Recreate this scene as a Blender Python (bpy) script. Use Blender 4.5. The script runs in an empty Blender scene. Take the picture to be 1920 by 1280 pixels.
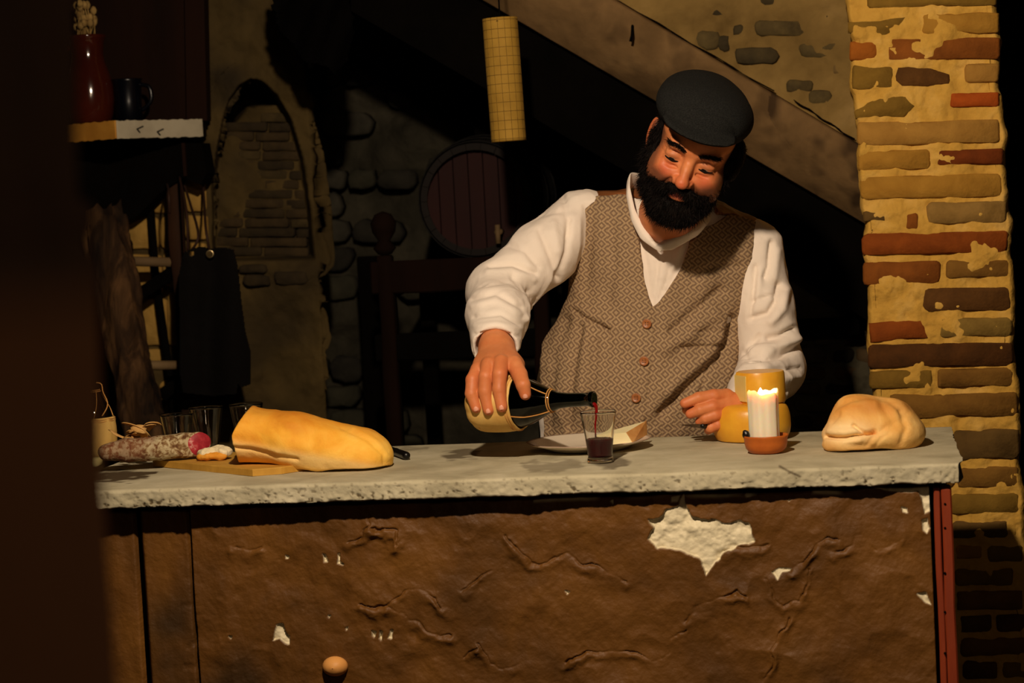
import bpy, bmesh, math, random
import numpy as np
from mathutils import Vector, Matrix
random.seed(7); rng = np.random.RandomState(7)
SC = bpy.context.scene; COL = SC.collection

# ------------------------------------------------------------------ camera
FPX = 4200.0
YAW, PITCH, ROLL = math.radians(9.0), math.radians(3.9), math.radians(3.0)
CAMLOC = np.array([0.0, 0.0, 1.5])
Fw = np.array([-math.sin(YAW)*math.cos(PITCH), math.cos(YAW)*math.cos(PITCH), -math.sin(PITCH)])
_R0 = np.array([math.cos(YAW), math.sin(YAW), 0.0]); _U0 = np.cross(_R0, Fw)
Rt = math.cos(ROLL)*_R0 - math.sin(ROLL)*_U0; Up = np.cross(Rt, Fw)
cd = bpy.data.cameras.new('camera'); cam = bpy.data.objects.new('camera', cd); COL.objects.link(cam)
cam.matrix_world = Matrix(((Rt[0], Up[0], -Fw[0], 0), (Rt[1], Up[1], -Fw[1], 0), (Rt[2], Up[2], -Fw[2], 1.5), (0, 0, 0, 1)))
cd.sensor_width = 36.0; cd.lens = 36.0*FPX/1920.0; cd.clip_start = 0.05
cd.dof.use_dof = True; cd.dof.focus_distance = 4.75; cd.dof.aperture_fstop = 4.4
SC.camera = cam
# ------------------------------------------------------------------ world, lights, exposure
SC.view_settings.view_transform = 'Standard'; SC.view_settings.look = 'None'
SC.view_settings.gamma = 1.0; SC.view_settings.use_curve_mapping = False
SC.view_settings.exposure = 0.0
wd = bpy.data.worlds.new('world'); SC.world = wd; wd.use_nodes = True
wd.node_tree.nodes['Background'].inputs[0].default_value = (1.0, 0.7, 0.45, 1)
wd.node_tree.nodes['Background'].inputs[1].default_value = 0.004
def lamp(name, loc, power, color, radius, target=None, spot=None, blend=0.5):
    ld = bpy.data.lights.new(name, 'SPOT' if spot else 'POINT'); ld.energy = power; ld.color = color
    ld.shadow_soft_size = radius
    o = bpy.data.objects.new(name, ld); COL.objects.link(o); o.location = loc
    if spot:
        ld.spot_size = math.radians(spot); ld.spot_blend = blend
        d = Vector(target)-Vector(loc); o.rotation_euler = d.to_track_quat('-Z', 'Y').to_euler()
    return o
lamp('key_lamp', (-0.56, 2.72, 2.40), 208.0, (1.0, 0.79, 0.575), 0.04, (-0.6, 5.2, 0.9), 118, 0.8)

lamp('fill_lamp', (0.5, -0.35, 2.3), 19.0, (1.0, 0.70, 0.42), 0.12)  # unseen fill added behind the camera to brighten the near post and shadows
# ------------------------------------------------------------------ pixel <-> world (photo frame 1920x1280)
def W(px, py, Y):
    d = Fw + (px-960)/FPX*Rt - (py-640)/FPX*Up
    return CAMLOC + d*(Y/d[1])
def WZ(px, py, Z):
    d = Fw + (px-960)/FPX*Rt - (py-640)/FPX*Up
    return CAMLOC + d*((Z-CAMLOC[2])/d[2])
def proj(P):
    d = np.asarray(P)-CAMLOC; w = d@Fw
    return 960+FPX*(d@Rt)/w, 640-FPX*(d@Up)/w

# ------------------------------------------------------------------ numpy noise
def _h(i, j, k, s):
    n = (i*73856093) ^ (j*19349663) ^ (k*83492791) ^ (s*2654435761 & 0x7fffffff)
    n = (n ^ (n >> 13))*1274126177 & 0x7fffffff
    n = (n ^ (n >> 16))*668265263 & 0x7fffffff
    return ((n >> 8) & 0xffff)/65535.0*2-1
def vnoise(P, scale, s=0):
    q = np.asarray(P, dtype=np.float64)*scale; f = np.floor(q); t = q-f; i = f.astype(np.int64)+4096; t = t*t*(3-2*t)
    r = 0
    for a in (0, 1):
        wx = t[..., 0] if a else 1-t[..., 0]
        for b in (0, 1):
            wy = t[..., 1] if b else 1-t[..., 1]
            for c in (0, 1):
                wz = t[..., 2] if c else 1-t[..., 2]
                r = r+wx*wy*wz*_h(i[..., 0]+a, i[..., 1]+b, i[..., 2]+c, s)
    return r
def fbm(P, scale, oct=3, s=0):
    r = 0; a = 1.0
    for o in range(oct):
        r = r+a*vnoise(P, scale*2**o, s+o*17); a *= 0.5
    return r

# ------------------------------------------------------------------ 2D polygon distance and polylines
def seg_dist(x, y, a, b):
    dx, dy = b[0]-a[0], b[1]-a[1]; L = dx*dx+dy*dy+1e-12
    t = np.clip(((x-a[0])*dx+(y-a[1])*dy)/L, 0, 1)
    return np.hypot(x-a[0]-t*dx, y-a[1]-t*dy)
def line_dist(x, y, pts):
    d = np.full(np.shape(x), 1e9)
    for a, b in zip(pts[:-1], pts[1:]): d = np.minimum(d, seg_dist(x, y, a, b))
    return d
def poly_sd(x, y, pts):
    d = line_dist(x, y, list(pts)+[pts[0]]); ins = np.zeros(np.shape(x), bool)
    n = len(pts)
    for i in range(n):
        a, b = pts[i], pts[(i+1) % n]
        c = ((a[1] > y) != (b[1] > y))
        with np.errstate(divide='ignore', invalid='ignore'):
            xx = (b[0]-a[0])*(y-a[1])/((b[1]-a[1]) if b[1] != a[1] else 1e-9)+a[0]
        ins ^= c & (x < xx)
    return np.where(ins, -d, d)

# ------------------------------------------------------------------ SDF volume with surface nets
class Vol:
    def __init__(s, lo, hi, v):
        s.lo = np.array(lo, float); s.v = v
        s.n = np.maximum(np.ceil((np.array(hi)-s.lo)/v).astype(int)+1, 4)
        s.ax = [(s.lo[i]+np.arange(s.n[i])*v) for i in range(3)]
        s.F = np.full(tuple(s.n), 1.0)
    def sub(s, c, r):
        sl = []
        for i in range(3):
            a = max(0, int((c[i]-r[i]-s.lo[i])/s.v)); b = min(s.n[i], int((c[i]+r[i]-s.lo[i])/s.v)+2)
            if b <= a: return None, None
            sl.append(slice(a, b))
        sl = tuple(sl)
        X, Y, Z = np.meshgrid(s.ax[0][sl[0]], s.ax[1][sl[1]], s.ax[2][sl[2]], indexing='ij')
        return sl, (X, Y, Z)
    def all(s): return np.meshgrid(*s.ax, indexing='ij')
    def comb(s, sl, d, k, op):
        A = s.F[sl]
        if op == 'u':
            h = np.clip(0.5+0.5*(A-d)/k, 0, 1) if k > 0 else (A > d)*1.0
            s.F[sl] = A*(1-h)+d*h-k*h*(1-h)
        else:
            h = np.clip(0.5-0.5*(A+d)/k, 0, 1) if k > 0 else (A < -d)*1.0
            s.F[sl] = A*(1-h)-d*h+k*h*(1-h)
    def ell(s, c, r, R=None, k=0.01, op='u', ext=None):
        c = np.asarray(c, float); r = np.asarray(r, float)
        m = np.full(3, r.max() if R is not None else 0)+ (0 if R is not None else r)
        e = k*1.2+0.012 if ext is None else ext
        sl, g = s.sub(c, m+e)
        if sl is None: return s
        q = [g[i]-c[i] for i in range(3)]
        if R is not None:
            R = np.asarray(R, float); q = [R[0, j]*q[0]+R[1, j]*q[1]+R[2, j]*q[2] for j in range(3)]
        a = np.sqrt(sum((q[i]/r[i])**2 for i in range(3))); b = np.sqrt(sum((q[i]/r[i]**2)**2 for i in range(3)))+1e-9
        d = a*(a-1)/b
        d = np.where(a < 1e-6, -r.min(), d)
        s.comb(sl, d, k, op); return s
    def cap(s, a, b, ra, rb=None, k=0.01, op='u', flat=None):
        rb = ra if rb is None else rb; a = np.asarray(a, float); b = np.asarray(b, float)
        lo = np.minimum(a-ra, b-rb); hi = np.maximum(a+ra, b+rb); e = k*1.2+0.012
        sl, g = s.sub((lo+hi)/2, (hi-lo)/2+e)
        if sl is None: return s
        ab = b-a; L = ab@ab+1e-12
        t = np.clip(((g[0]-a[0])*ab[0]+(g[1]-a[1])*ab[1]+(g[2]-a[2])*ab[2])/L, 0, 1)
        d = np.sqrt((g[0]-a[0]-t*ab[0])**2+(g[1]-a[1]-t*ab[1])**2+(g[2]-a[2]-t*ab[2])**2)-(ra+(rb-ra)*t)
        s.comb(sl, d, k, op); return s
    def chain(s, pts, rs, k=0.01, op='u'):
        for i in range(len(pts)-1): s.cap(pts[i], pts[i+1], rs[i], rs[i+1], k, op)
        return s
    def mesh(s):
        F = s.F.copy(); F[0] = F[-1] = 1; F[:, 0] = F[:, -1] = 1; F[:, :, 0] = F[:, :, -1] = 1
        nx, ny, nz = F.shape; S = F < 0
        c = np.zeros((nx-1, ny-1, nz-1), np.int8)
        for a in (0, 1):
            for b in (0, 1):
                for d in (0, 1): c += S[a:nx-1+a, b:ny-1+b, d:nz-1+d]
        act = (c > 0) & (c < 8); I = np.argwhere(act); idx = -np.ones(act.shape, np.int64); idx[act] = np.arange(len(I))
        acc = np.zeros((len(I), 3)); cnt = np.zeros(len(I))
        cs = [(a, b, d) for a in (0, 1) for b in (0, 1) for d in (0, 1)]
        for p in cs:
            for ax in range(3):
                if p[ax]: continue
                q = list(p); q[ax] = 1
                f0 = F[I[:, 0]+p[0], I[:, 1]+p[1], I[:, 2]+p[2]]; f1 = F[I[:, 0]+q[0], I[:, 1]+q[1], I[:, 2]+q[2]]
                m = (f0 < 0) != (f1 < 0); t = np.where(m, f0/np.where(m, f0-f1, 1), 0)
                pt = np.tile(np.array(p, float), (len(I), 1)); pt[:, ax] += t
                acc += pt*m[:, None]; cnt += m
        V = s.lo+(I+acc/np.maximum(cnt, 1)[:, None])*s.v
        Q = []
        for ax in range(3):
            o1, o2 = [(1, 2), (2, 0), (0, 1)][ax]
            A = [slice(None)]*3; B = [slice(None)]*3; A[ax] = slice(0, -1); B[ax] = slice(1, None)
            sa = S[tuple(A)]; sb = S[tuple(B)]
            e = np.argwhere(sa != sb); e = e[(e[:, o1] > 0) & (e[:, o2] > 0)]
            d1 = np.zeros(3, int); d1[o1] = 1; d2 = np.zeros(3, int); d2[o2] = 1
            g = lambda k: idx[k[:, 0], k[:, 1], k[:, 2]]
            q = np.stack([g(e), g(e-d1), g(e-d1-d2), g(e-d2)], 1)
            fl = sa[e[:, 0], e[:, 1], e[:, 2]]
            q[~fl] = q[~fl][:, ::-1]
            Q.append(q)
        return V, np.concatenate(Q)
def vnormals(V, Q):
    n = np.cross(V[Q[:, 2]]-V[Q[:, 0]], V[Q[:, 3]]-V[Q[:, 1]]); N = np.zeros_like(V)
    for i in range(4): np.add.at(N, Q[:, i], n)
    return N/(np.linalg.norm(N, axis=1)[:, None]+1e-12)
def smooth(V, Q, it=2, f=0.5):
    for _ in range(it):
        A = np.zeros_like(V); c = np.zeros(len(V))
        for i in range(4):
            for j in (1, 3):
                np.add.at(A, Q[:, i], V[Q[:, (i+j) % 4]]); np.add.at(c, Q[:, i], 1)
        V = V+(A/np.maximum(c, 1)[:, None]-V)*f
    return V
def folds(V, N, lst, side=True):
    """creases and ridges modelled on the camera-facing side; lst: (polyline, width_px, height_m)"""
    x, y = proj(V); face = np.clip((N@(-Fw))*3, 0, 1) if side else 1.0
    D = np.zeros(len(V))
    for pts, w, a in lst:
        d = line_dist(x, y, pts); D += a*np.exp(-(d/w)**2)
    return V+N*(D*face)[:, None]

# ------------------------------------------------------------------ object helpers (verts given in world space)
def mesh_obj(name, V, Fc, mat, parent=None, smooth_=True, attrs=None, base=None, mats=None, midx=None):
    V = np.asarray(V, float)
    if parent is not None: org = np.array(getattr(parent, 'matrix_world').translation) if False else ORG[parent.name]
    else: org = np.array(base) if base is not None else np.array([(V[:, 0].min()+V[:, 0].max())/2, (V[:, 1].min()+V[:, 1].max())/2, V[:, 2].min()])
    me = bpy.data.meshes.new(name)
    L = V-org
    if isinstance(Fc, np.ndarray):
        n = len(Fc); k = Fc.shape[1]
        me.vertices.add(len(L)); me.vertices.foreach_set('co', L.astype(np.float32).ravel())
        me.loops.add(n*k); me.loops.foreach_set('vertex_index', Fc.astype(np.int32).ravel())
        me.polygons.add(n); me.polygons.foreach_set('loop_start', np.arange(0, n*k, k, dtype=np.int32))
        me.update(calc_edges=True); me.validate()
    else:
        me.from_pydata([tuple(v) for v in L], [], [tuple(int(i) for i in f) for f in Fc]); me.update()
        bm = bmesh.new(); bm.from_mesh(me); bmesh.ops.recalc_face_normals(bm, faces=bm.faces); bm.to_mesh(me); bm.free()
    if smooth_: me.polygons.foreach_set('use_smooth', [True]*len(me.polygons))
    if attrs:
        for an, av in attrs.items():
            a = me.attributes.new(an, 'FLOAT', 'POINT'); a.data.foreach_set('value', np.asarray(av, np.float32))
    o = bpy.data.objects.new(name, me); COL.objects.link(o)
    if mats:
        for m in mats: me.materials.append(m)
        if midx is not None: me.polygons.foreach_set('material_index', np.asarray(midx, np.int32))
    elif mat: me.materials.append(mat)
    if parent is not None: o.parent = parent; ORG[o.name] = org
    else: o.location = org; ORG[o.name] = org
    return o
ORG = {}
def thing(name, label, cat, loc, group=None):
    o = bpy.data.objects.new(name, None); COL.objects.link(o); o.location = loc; o.empty_display_size = 0.05
    o['label'] = label; o['category'] = cat
    if group: o['group'] = group
    ORG[o.name] = np.array(loc, float); return o
def tag(o, label=None, cat=None, group=None, kind=None):
    for k, v in (('label', label), ('category', cat), ('group', group), ('kind', kind)):
        if v: o[k] = v
    return o
def join(parts):
    V = []; Fs = []; n = 0
    for v, f in parts:
        V.append(np.asarray(v, float)); Fs += [tuple(int(i)+n for i in q) for q in f]; n += len(v)
    return np.concatenate(V), Fs
def autosmooth(o, ang=40):
    me = o.data
    bm = bmesh.new(); bm.from_mesh(me)
    for e in bm.edges:
        if len(e.link_faces) == 2 and e.calc_face_angle(0) > math.radians(ang): e.smooth = False
    bm.to_mesh(me); bm.free(); return o
def frame(axis, up=(0, 0, 1)):
    z = np.array(axis, float); z /= np.linalg.norm(z); u = np.array(up, float)
    if abs(z@u) > 0.98: u = np.array([1.0, 0, 0])
    x = np.cross(u, z); x /= np.linalg.norm(x); y = np.cross(z, x); return np.stack([x, y, z], 1)
def lathe(prof, c=(0, 0, 0), axis=(0, 0, 1), seg=48, wob=None, closed=False):
    """prof: list of (r, h)"""
    R = frame(axis); t = np.linspace(0, 2*math.pi, seg, endpoint=False); V = []; Fs = []
    for i, (r, h) in enumerate(prof):
        rr = np.full(seg, float(r))
        if wob is not None: rr = rr*wob(t, h)
        V.append(np.stack([rr*np.cos(t), rr*np.sin(t), np.full(seg, float(h))], 1))
    V = np.concatenate(V)@R.T+np.array(c, float); n = len(prof)
    for i in range(n if closed else n-1):
        j = (i+1) % n
        for k in range(seg): Fs.append((i*seg+k, i*seg+(k+1) % seg, j*seg+(k+1) % seg, j*seg+k))
    return V, Fs
def tube(pts, r, seg=8, caps=True):
    pts = np.asarray(pts, float); n = len(pts); rs = np.full(n, r) if np.isscalar(r) else np.asarray(r, float)
    V = []; Fs = []; up = np.array([0, 0, 1.0]); prev = None
    for i in range(n):
        d = pts[min(i+1, n-1)]-pts[max(i-1, 0)]; d /= np.linalg.norm(d)+1e-12
        if prev is None: x = frame(d)[:, 0]
        else:
            x = prev-d*(prev@d); x /= np.linalg.norm(x)+1e-12
        prev = x; y = np.cross(d, x); t = np.linspace(0, 2*math.pi, seg, endpoint=False)
        V.append(pts[i]+rs[i]*(np.cos(t)[:, None]*x+np.sin(t)[:, None]*y))
    V = np.concatenate(V)
    for i in range(n-1):
        for k in range(seg): Fs.append((i*seg+k, i*seg+(k+1) % seg, (i+1)*seg+(k+1) % seg, (i+1)*seg+k))
    if caps: Fs.append(tuple(range(seg))[::-1]); Fs.append(tuple((n-1)*seg+k for k in range(seg)))
    return V, Fs
def spline(pts, n=24):
    pts = np.asarray(pts, float); m = len(pts); out = []
    for t in np.linspace(0, m-1-1e-9, n):
        i = int(t); f = t-i; p0 = pts[max(i-1, 0)]; p1 = pts[i]; p2 = pts[min(i+1, m-1)]; p3 = pts[min(i+2, m-1)]
        out.append(0.5*((2*p1)+(-p0+p2)*f+(2*p0-5*p1+4*p2-p3)*f*f+(-p0+3*p1-3*p2+p3)*f**3))
    return np.array(out)
def box(lo, hi, bev=0.0, nz=0.0, sub=1, seed=0):
    """box with chamfered edges; sub subdivides along the longest axis and nz roughens it"""
    bm = bmesh.new(); lo = np.array(lo, float); hi = np.array(hi, float)
    bmesh.ops.create_cube(bm, size=1.0)
    d = hi-lo; c = (hi+lo)/2
    for v in bm.verts: v.co = Vector([c[i]+v.co[i]*d[i] for i in range(3)])
    if sub > 1:
        ax = int(np.argmax(d))
        es = [e for e in bm.edges if abs((e.verts[0].co-e.verts[1].co)[ax]) > 0.5*d[ax]]
        bmesh.ops.subdivide_edges(bm, edges=es, cuts=sub-1, use_grid_fill=True)
    if bev: bmesh.ops.bevel(bm, geom=[e for e in bm.edges if len(e.link_faces) == 2 and e.calc_face_angle(0) > 0.5], offset=bev, segments=1, affect='EDGES')
    V = np.array([v.co[:] for v in bm.verts]); bm.verts.index_update()
    Fs = [tuple(v.index for v in f.verts) for f in bm.faces]; bm.free()
    if nz: V = V+np.stack([fbm(V+5*i, 9, 3, seed+i) for i in range(3)], 1)*nz
    return V, Fs
def prism(pts, off, bev=0.0):
    """polygon (world points) extruded by the vector off, with an inset bevel on the first face"""
    P = np.array(pts, float); off = np.array(off, float); n = len(P); c = P.mean(0)
    if bev:
        dirs = c-P; dirs /= np.linalg.norm(dirs, axis=1)[:, None]
        A = P+dirs*bev; B = P+off/np.linalg.norm(off)*bev; Cc = P+off
        V = np.concatenate([A, B, Cc]); Fs = [tuple(range(n)), tuple(range(2*n, 3*n))[::-1]]
        for r in (0, 1):
            for k in range(n): Fs.append((r*n+(k+1) % n, r*n+k, (r+1)*n+k, (r+1)*n+(k+1) % n))
    else:
        V = np.concatenate([P, P+off]); Fs = [tuple(range(n)), tuple(range(n, 2*n))[::-1]]
        for k in range(n): Fs.append(((k+1) % n, k, n+k, n+(k+1) % n))
    return V, Fs
def grid(fn, nu, nv):
    u, v = np.meshgrid(np.linspace(0, 1, nu), np.linspace(0, 1, nv), indexing='ij')
    V = fn(u.ravel(), v.ravel()); i = np.arange(nu*nv).reshape(nu, nv)
    Q = np.stack([i[:-1, :-1], i[1:, :-1], i[1:, 1:], i[:-1, 1:]], -1).reshape(-1, 4)
    return V, Q
def pxgrid(poly4, nu, nv, Yf):
    """grid over a pixel quad (tl,tr,br,bl) laid on the surface Y=Yf(x,y)"""
    a, b, c, d = [np.array(q, float) for q in poly4]
    def fn(u, w):
        p = (1-w)[:, None]*((1-u)[:, None]*a+u[:, None]*b)+w[:, None]*((1-u)[:, None]*d+u[:, None]*c)
        dd = Fw+(p[:, :1]-960)/FPX*Rt-(p[:, 1:]-640)/FPX*Up
        Y = Yf(p[:, 0], p[:, 1], u, w); return CAMLOC+dd*(Y/dd[:, 1])[:, None]
    return grid(fn, nu, nv)
def beam(a, b, w, h, bev=0.004, sub=8, nz=0.003, seed=0):
    """rough timber between two points: w across, h along the other way"""
    a = np.array(a, float); b = np.array(b, float); L = np.linalg.norm(b-a)
    V, Fs = box((-w/2, -h/2, 0), (w/2, h/2, L), bev, 0, sub)
    V = V+np.stack([fbm(V*np.array([1, 1, .35])+7*i, 22, 3, seed+i) for i in range(3)], 1)*nz
    R = frame(b-a, (0, 1, 0)); return V@R.T+a, Fs

# ------------------------------------------------------------------ materials
def lin(c):
    return tuple((x/255/12.92 if x/255 <= 0.04045 else ((x/255+0.055)/1.055)**2.4) for x in c)
def pm(name, cols, scale=10, detail=4, rough=0.8, bump=None, stretch=None, attr=None, metal=0, spec=0.3, dist=0.0, bump2=None, sss=0, coat=0, trans=0, ior=1.45, rrange=None):
    """cols: list of (position, rgb255) over a noise; attr: list of (attribute, rgb255) mixed over"""
    m = bpy.data.materials.new(name); m.use_nodes = True; nt = m.node_tree; ns = nt.nodes; lk = nt.links
    b = ns['Principled BSDF']; b.inputs['Roughness'].default_value = rough; b.inputs['Metallic'].default_value = metal
    b.inputs['Specular IOR Level'].default_value = spec; b.inputs['IOR'].default_value = ior
    b.inputs['Coat Weight'].default_value = coat; b.inputs['Coat Roughness'].default_value = 0.1
    b.inputs['Transmission Weight'].default_value = trans
    if sss: b.inputs['Subsurface Weight'].default_value = sss; b.inputs['Subsurface Radius'].default_value = (0.012, 0.004, 0.002); b.inputs['Subsurface Scale'].default_value = 0.6
    tc = ns.new('ShaderNodeTexCoord'); mp = ns.new('ShaderNodeMapping'); lk.new(tc.outputs['Object'], mp.inputs[0])
    if stretch: mp.inputs['Scale'].default_value = stretch
    if len(cols) > 1:
        nz = ns.new('ShaderNodeTexNoise'); nz.inputs['Scale'].default_value = scale; nz.inputs['Detail'].default_value = detail; nz.inputs['Distortion'].default_value = dist
        nz.inputs['Roughness'].default_value = 0.6
        lk.new(mp.outputs[0], nz.inputs[0]); cr = ns.new('ShaderNodeValToRGB'); lk.new(nz.outputs[0], cr.inputs[0])
        el = cr.color_ramp.elements
        while len(el) < len(cols): el.new(0.5)
        for e, (p, c) in zip(el, cols): e.position = p; e.color = (*lin(c), 1)
        out = cr.outputs[0]
    else:
        rgb = ns.new('ShaderNodeRGB'); rgb.outputs[0].default_value = (*lin(cols[0][1]), 1); out = rgb.outputs[0]
    for a in (attr or []):
        at = ns.new('ShaderNodeAttribute'); at.attribute_name = a[0]; mx = ns.new('ShaderNodeMix'); mx.data_type = 'RGBA'
        lk.new(at.outputs['Fac'], mx.inputs[0]); lk.new(out, mx.inputs[6]); mx.inputs[7].default_value = (*lin(a[1]), 1); out = mx.outputs[2]
    lk.new(out, b.inputs['Base Color']); prev = None
    for bp in (bump, bump2):
        if bp:
            n2 = ns.new('ShaderNodeTexNoise'); n2.inputs['Scale'].default_value = bp[0]; n2.inputs['Detail'].default_value = 5
            lk.new(mp.outputs[0], n2.inputs[0]); bn = ns.new('ShaderNodeBump'); bn.inputs['Strength'].default_value = bp[1]; bn.inputs['Distance'].default_value = bp[2] if len(bp) > 2 else 0.004
            lk.new(n2.outputs[0], bn.inputs['Height'])
            if prev: lk.new(prev, bn.inputs['Normal'])
            prev = bn.outputs[0]
    if prev: lk.new(prev, b.inputs['Normal'])
    return m
def glass(name, col, rough=0.02, ior=1.45):
    m = bpy.data.materials.new(name); m.use_nodes = True; b = m.node_tree.nodes['Principled BSDF']
    b.inputs['Base Color'].default_value = (*col, 1); b.inputs['Transmission Weight'].default_value = 1; b.inputs['Roughness'].default_value = rough; b.inputs['IOR'].default_value = ior
    return m

# ================================================================== THE SETTING
ZC = 0.948          # counter top height
WOODD = pm('dark_wood', [(.3, (26, 16, 10)), (.6, (46, 28, 17)), (.8, (60, 38, 22))], 6, 6, .75, (30, .5, .004), (1, 1, .12), spec=.1)
BLACKW = pm('black_wood_and_shade', [(.3, (4, 3, 2)), (.8, (10, 7, 5))], 8, 4, .95, (30, .4, .003), spec=.05)  # black timber; also the slabs and strips put in for shade
FLOORM = pm('floor_earth', [(.3, (40, 30, 22)), (.7, (62, 48, 34))], 5, 5, .9, (20, .5, .004))
def S(o): o['kind'] = 'structure'; return o
v, f = grid(lambda u, w: np.stack([-3.2+u*4.6, -0.5+w*8.1, 0.01*fbm(np.stack([u*9, w*14, u*0], 1), 1, 3)-0.01], 1), 60, 90)
S(mesh_obj('floor', v, f, FLOORM))
v, f = box((-3.2, -0.5, 3.05), (1.4, 7.6, 3.15)); S(mesh_obj('ceiling', v, f, pm('ceiling_plaster', [(.3, (40, 32, 22)), (.7, (60, 48, 32))], 4, 4, .95), smooth_=False))
STONEW = pm('dark_stone_wall', [(.25, (22, 20, 16)), (.45, (46, 43, 34)), (.6, (58, 54, 43)), (.8, (78, 72, 58))], 5, 8, .95, (16, .9, .02), None, None, 0, .15, .6, (70, .5, .005))
STONEP = [pm('back_stone_%s' % n, [(.3, a), (.7, b)], 14, 6, .95, (40, .8, .008)) for n, a, b in
          (('dark', (24, 22, 18), (44, 41, 33)), ('grey', (40, 38, 31), (62, 58, 47)), ('moss', (36, 35, 26), (56, 53, 40)))]
# back wall, rough rubble under thin render
def fb(u, w):
    x = -2.9+u*3.9; z = w*3.05; P = np.stack([x, x*0, z], 1)
    return np.stack([x, 6.75-0.05*fbm(P, 3, 4, 3)-0.02*np.abs(fbm(P, 9, 3, 8)), z], 1)
v, f = grid(fb, 260, 200); wb = S(mesh_obj('wall_back', v, f[:, ::-1], STONEW, base=(-1, 6.75, 0)))

def outline(x0, y0, x1, y1, n=14, j=0.08, sq=3.2, seed=0):
    """irregular rounded rectangle in photo pixels"""
    r = np.random.RandomState(seed); cx, cy = (x0+x1)/2, (y0+y1)/2; a = (x1-x0)/2; b = (y1-y0)/2; m = min(a, b)
    rr = m*(.42 if sq > 4 else .85); out = []; corners = [(1, 1), (-1, 1), (-1, -1), (1, -1)]
    ne = max(1, min(3, int(a/b)))
    for i, (sx, sy) in enumerate(corners):
        rc = rr*r.uniform(.5, 1.25); rc = min(rc, m*.98)
        for k in range(3):
            t = math.radians(45*k)+i*math.pi/2; out.append((cx+sx*(a-rc)+rc*math.cos(t), cy+sy*(b-rc)+rc*math.sin(t)))
        nx_, ny_ = corners[(i+1) % 4]
        if i % 2 == 0:
            for k in range(1, ne+1): t = k/(ne+1); out.append((cx+(sx+(nx_-sx)*t)*(a-rr*.6), cy+sy*b))
    jj = j*m
    return [(x+r.uniform(-jj, jj), y+r.uniform(-jj, jj)) for x, y in out]
def stone_pts(pts, Y, proud=0.01, deep=0.02, bev=0.004):
    P = [W(x, y, Y-proud) for x, y in pts]
    return prism(P, (0, proud+deep, 0), bev)
# rubble stones of the back wall where it shows
rs = np.random.RandomState(5)
def rubble(par, x0, y0, x1, y1, Y, cw, ch, mats, prob=.75, seed=0, proud=.02):
    y = y0; r = np.random.RandomState(seed)
    while y < y1:
        h = ch*r.uniform(.7, 1.2); x = x0+r.uniform(-cw, 0)*.5
        while x < x1:
            w = cw*r.uniform(.55, 1.3)
            if r.rand() < prob:
                v, f = stone_pts(outline(x, y, x+w*.9, y+h*.84, 12, .12, 2.8, r.randint(9999)), Y, proud*r.uniform(.4, 1), .06, .007)
                mesh_obj('stone', v, f, mats[r.randint(len(mats))], par)
            x += w
        y += h
rubble(wb, 606, 120, 760, 820, 6.69, 86, 52, STONEP, .5, 1, .006)
INF = pm('infill_stone', [(.3, (48, 44, 34)), (.5, (76, 70, 54)), (.75, (100, 92, 72))], 9, 7, .95, (20, .8, .01), None, None, 0, .1)
def yinf(x, y, u, w): P = np.stack([x/760, y/760, y*0], 1); return 5.86+.012*fbm(P, 8, 4, 61)+.006*fbm(P, 24, 3, 62)
v, q = pxgrid([(1380, 400), (1665, 540), (1680, 1330), (1380, 1330)], 90, 200, yinf); v[np.arange(90)*200+199, 2] = 0
wf = S(mesh_obj('wall_rear', v, q, INF)); m_ = wf.modifiers.new('t', 'SOLIDIFY'); m_.thickness = .12; m_.offset = 1
INS = [pm('infill_brick_%s' % n, [(.3, a), (.7, b)], 16, 6, .95, (50, .6, .005), spec=.1) for n, a, b in (('dark', (34, 30, 24), (52, 46, 36)), ('grey', (70, 65, 50), (96, 90, 70)), ('brown', (68, 54, 36), (92, 74, 50)))]
rubble(wf, 1490, 626, 1640, 850, 5.865, 74, 30, INS, .9, 2, .01)
rubble(wb, 740, 150, 900, 300, 6.69, 90, 50, STONEP, .4, 3, .006)
rubble(wb, 1010, 260, 1200, 330, 6.69, 90, 44, STONEP, .4, 4, .006)
# dark strip put in for a ledge shadow right of the man
v, f = beam(W(1460, 616, 5.83), W(1612, 608, 5.83), .045, .1, .004, 6, .004); tag(mesh_obj('ledge_shadow', v, f, BLACKW), 'dark strip standing in for a ledge shadow between the man and brick pillar', 'shadow')

# -------- stair flank, top right
PLAST = pm('ochre_plaster', [(.3, (104, 82, 44)), (.55, (136, 110, 62)), (.75, (156, 128, 78))], 5, 6, .95, (9, .5, .02), None, None, 0, .1, .3, (60, .5, .004))
SK = pm('stair_band_plaster', [(.3, (92, 70, 42)), (.6, (126, 98, 62)), (.8, (146, 116, 76))], 6, 6, .92, (14, .5, .01), None, [('dirt', (44, 30, 18))], 0, .2, .4)
YS = 5.62
def ywall(x, y, u, w):
    P = np.stack([x/760, y/760, y*0], 1); return YS+.012*fbm(P, 6, 4, 4)+.004*fbm(P, 30, 2, 5)
v, q = pxgrid([(560, -420), (1640, -420), (1640, 290), (560, -352)], 300, 160, ywall); v[np.arange(300)*160, 2] = 3.05
ws = S(mesh_obj('wall_right', v, q, PLAST)); sm_ = ws.modifiers.new('thick', 'SOLIDIFY'); sm_.thickness = .12; sm_.offset = 1
SST = [pm('stair_stone_%s' % n, [(.3, a), (.7, b)], 20, 5, .9, (50, .5, .004)) for n, a, b in
       (('grey', (66, 54, 30), (98, 82, 46)), ('slate', (48, 40, 24), (74, 62, 36)), ('tan', (96, 76, 42), (120, 96, 54)))]
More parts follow.
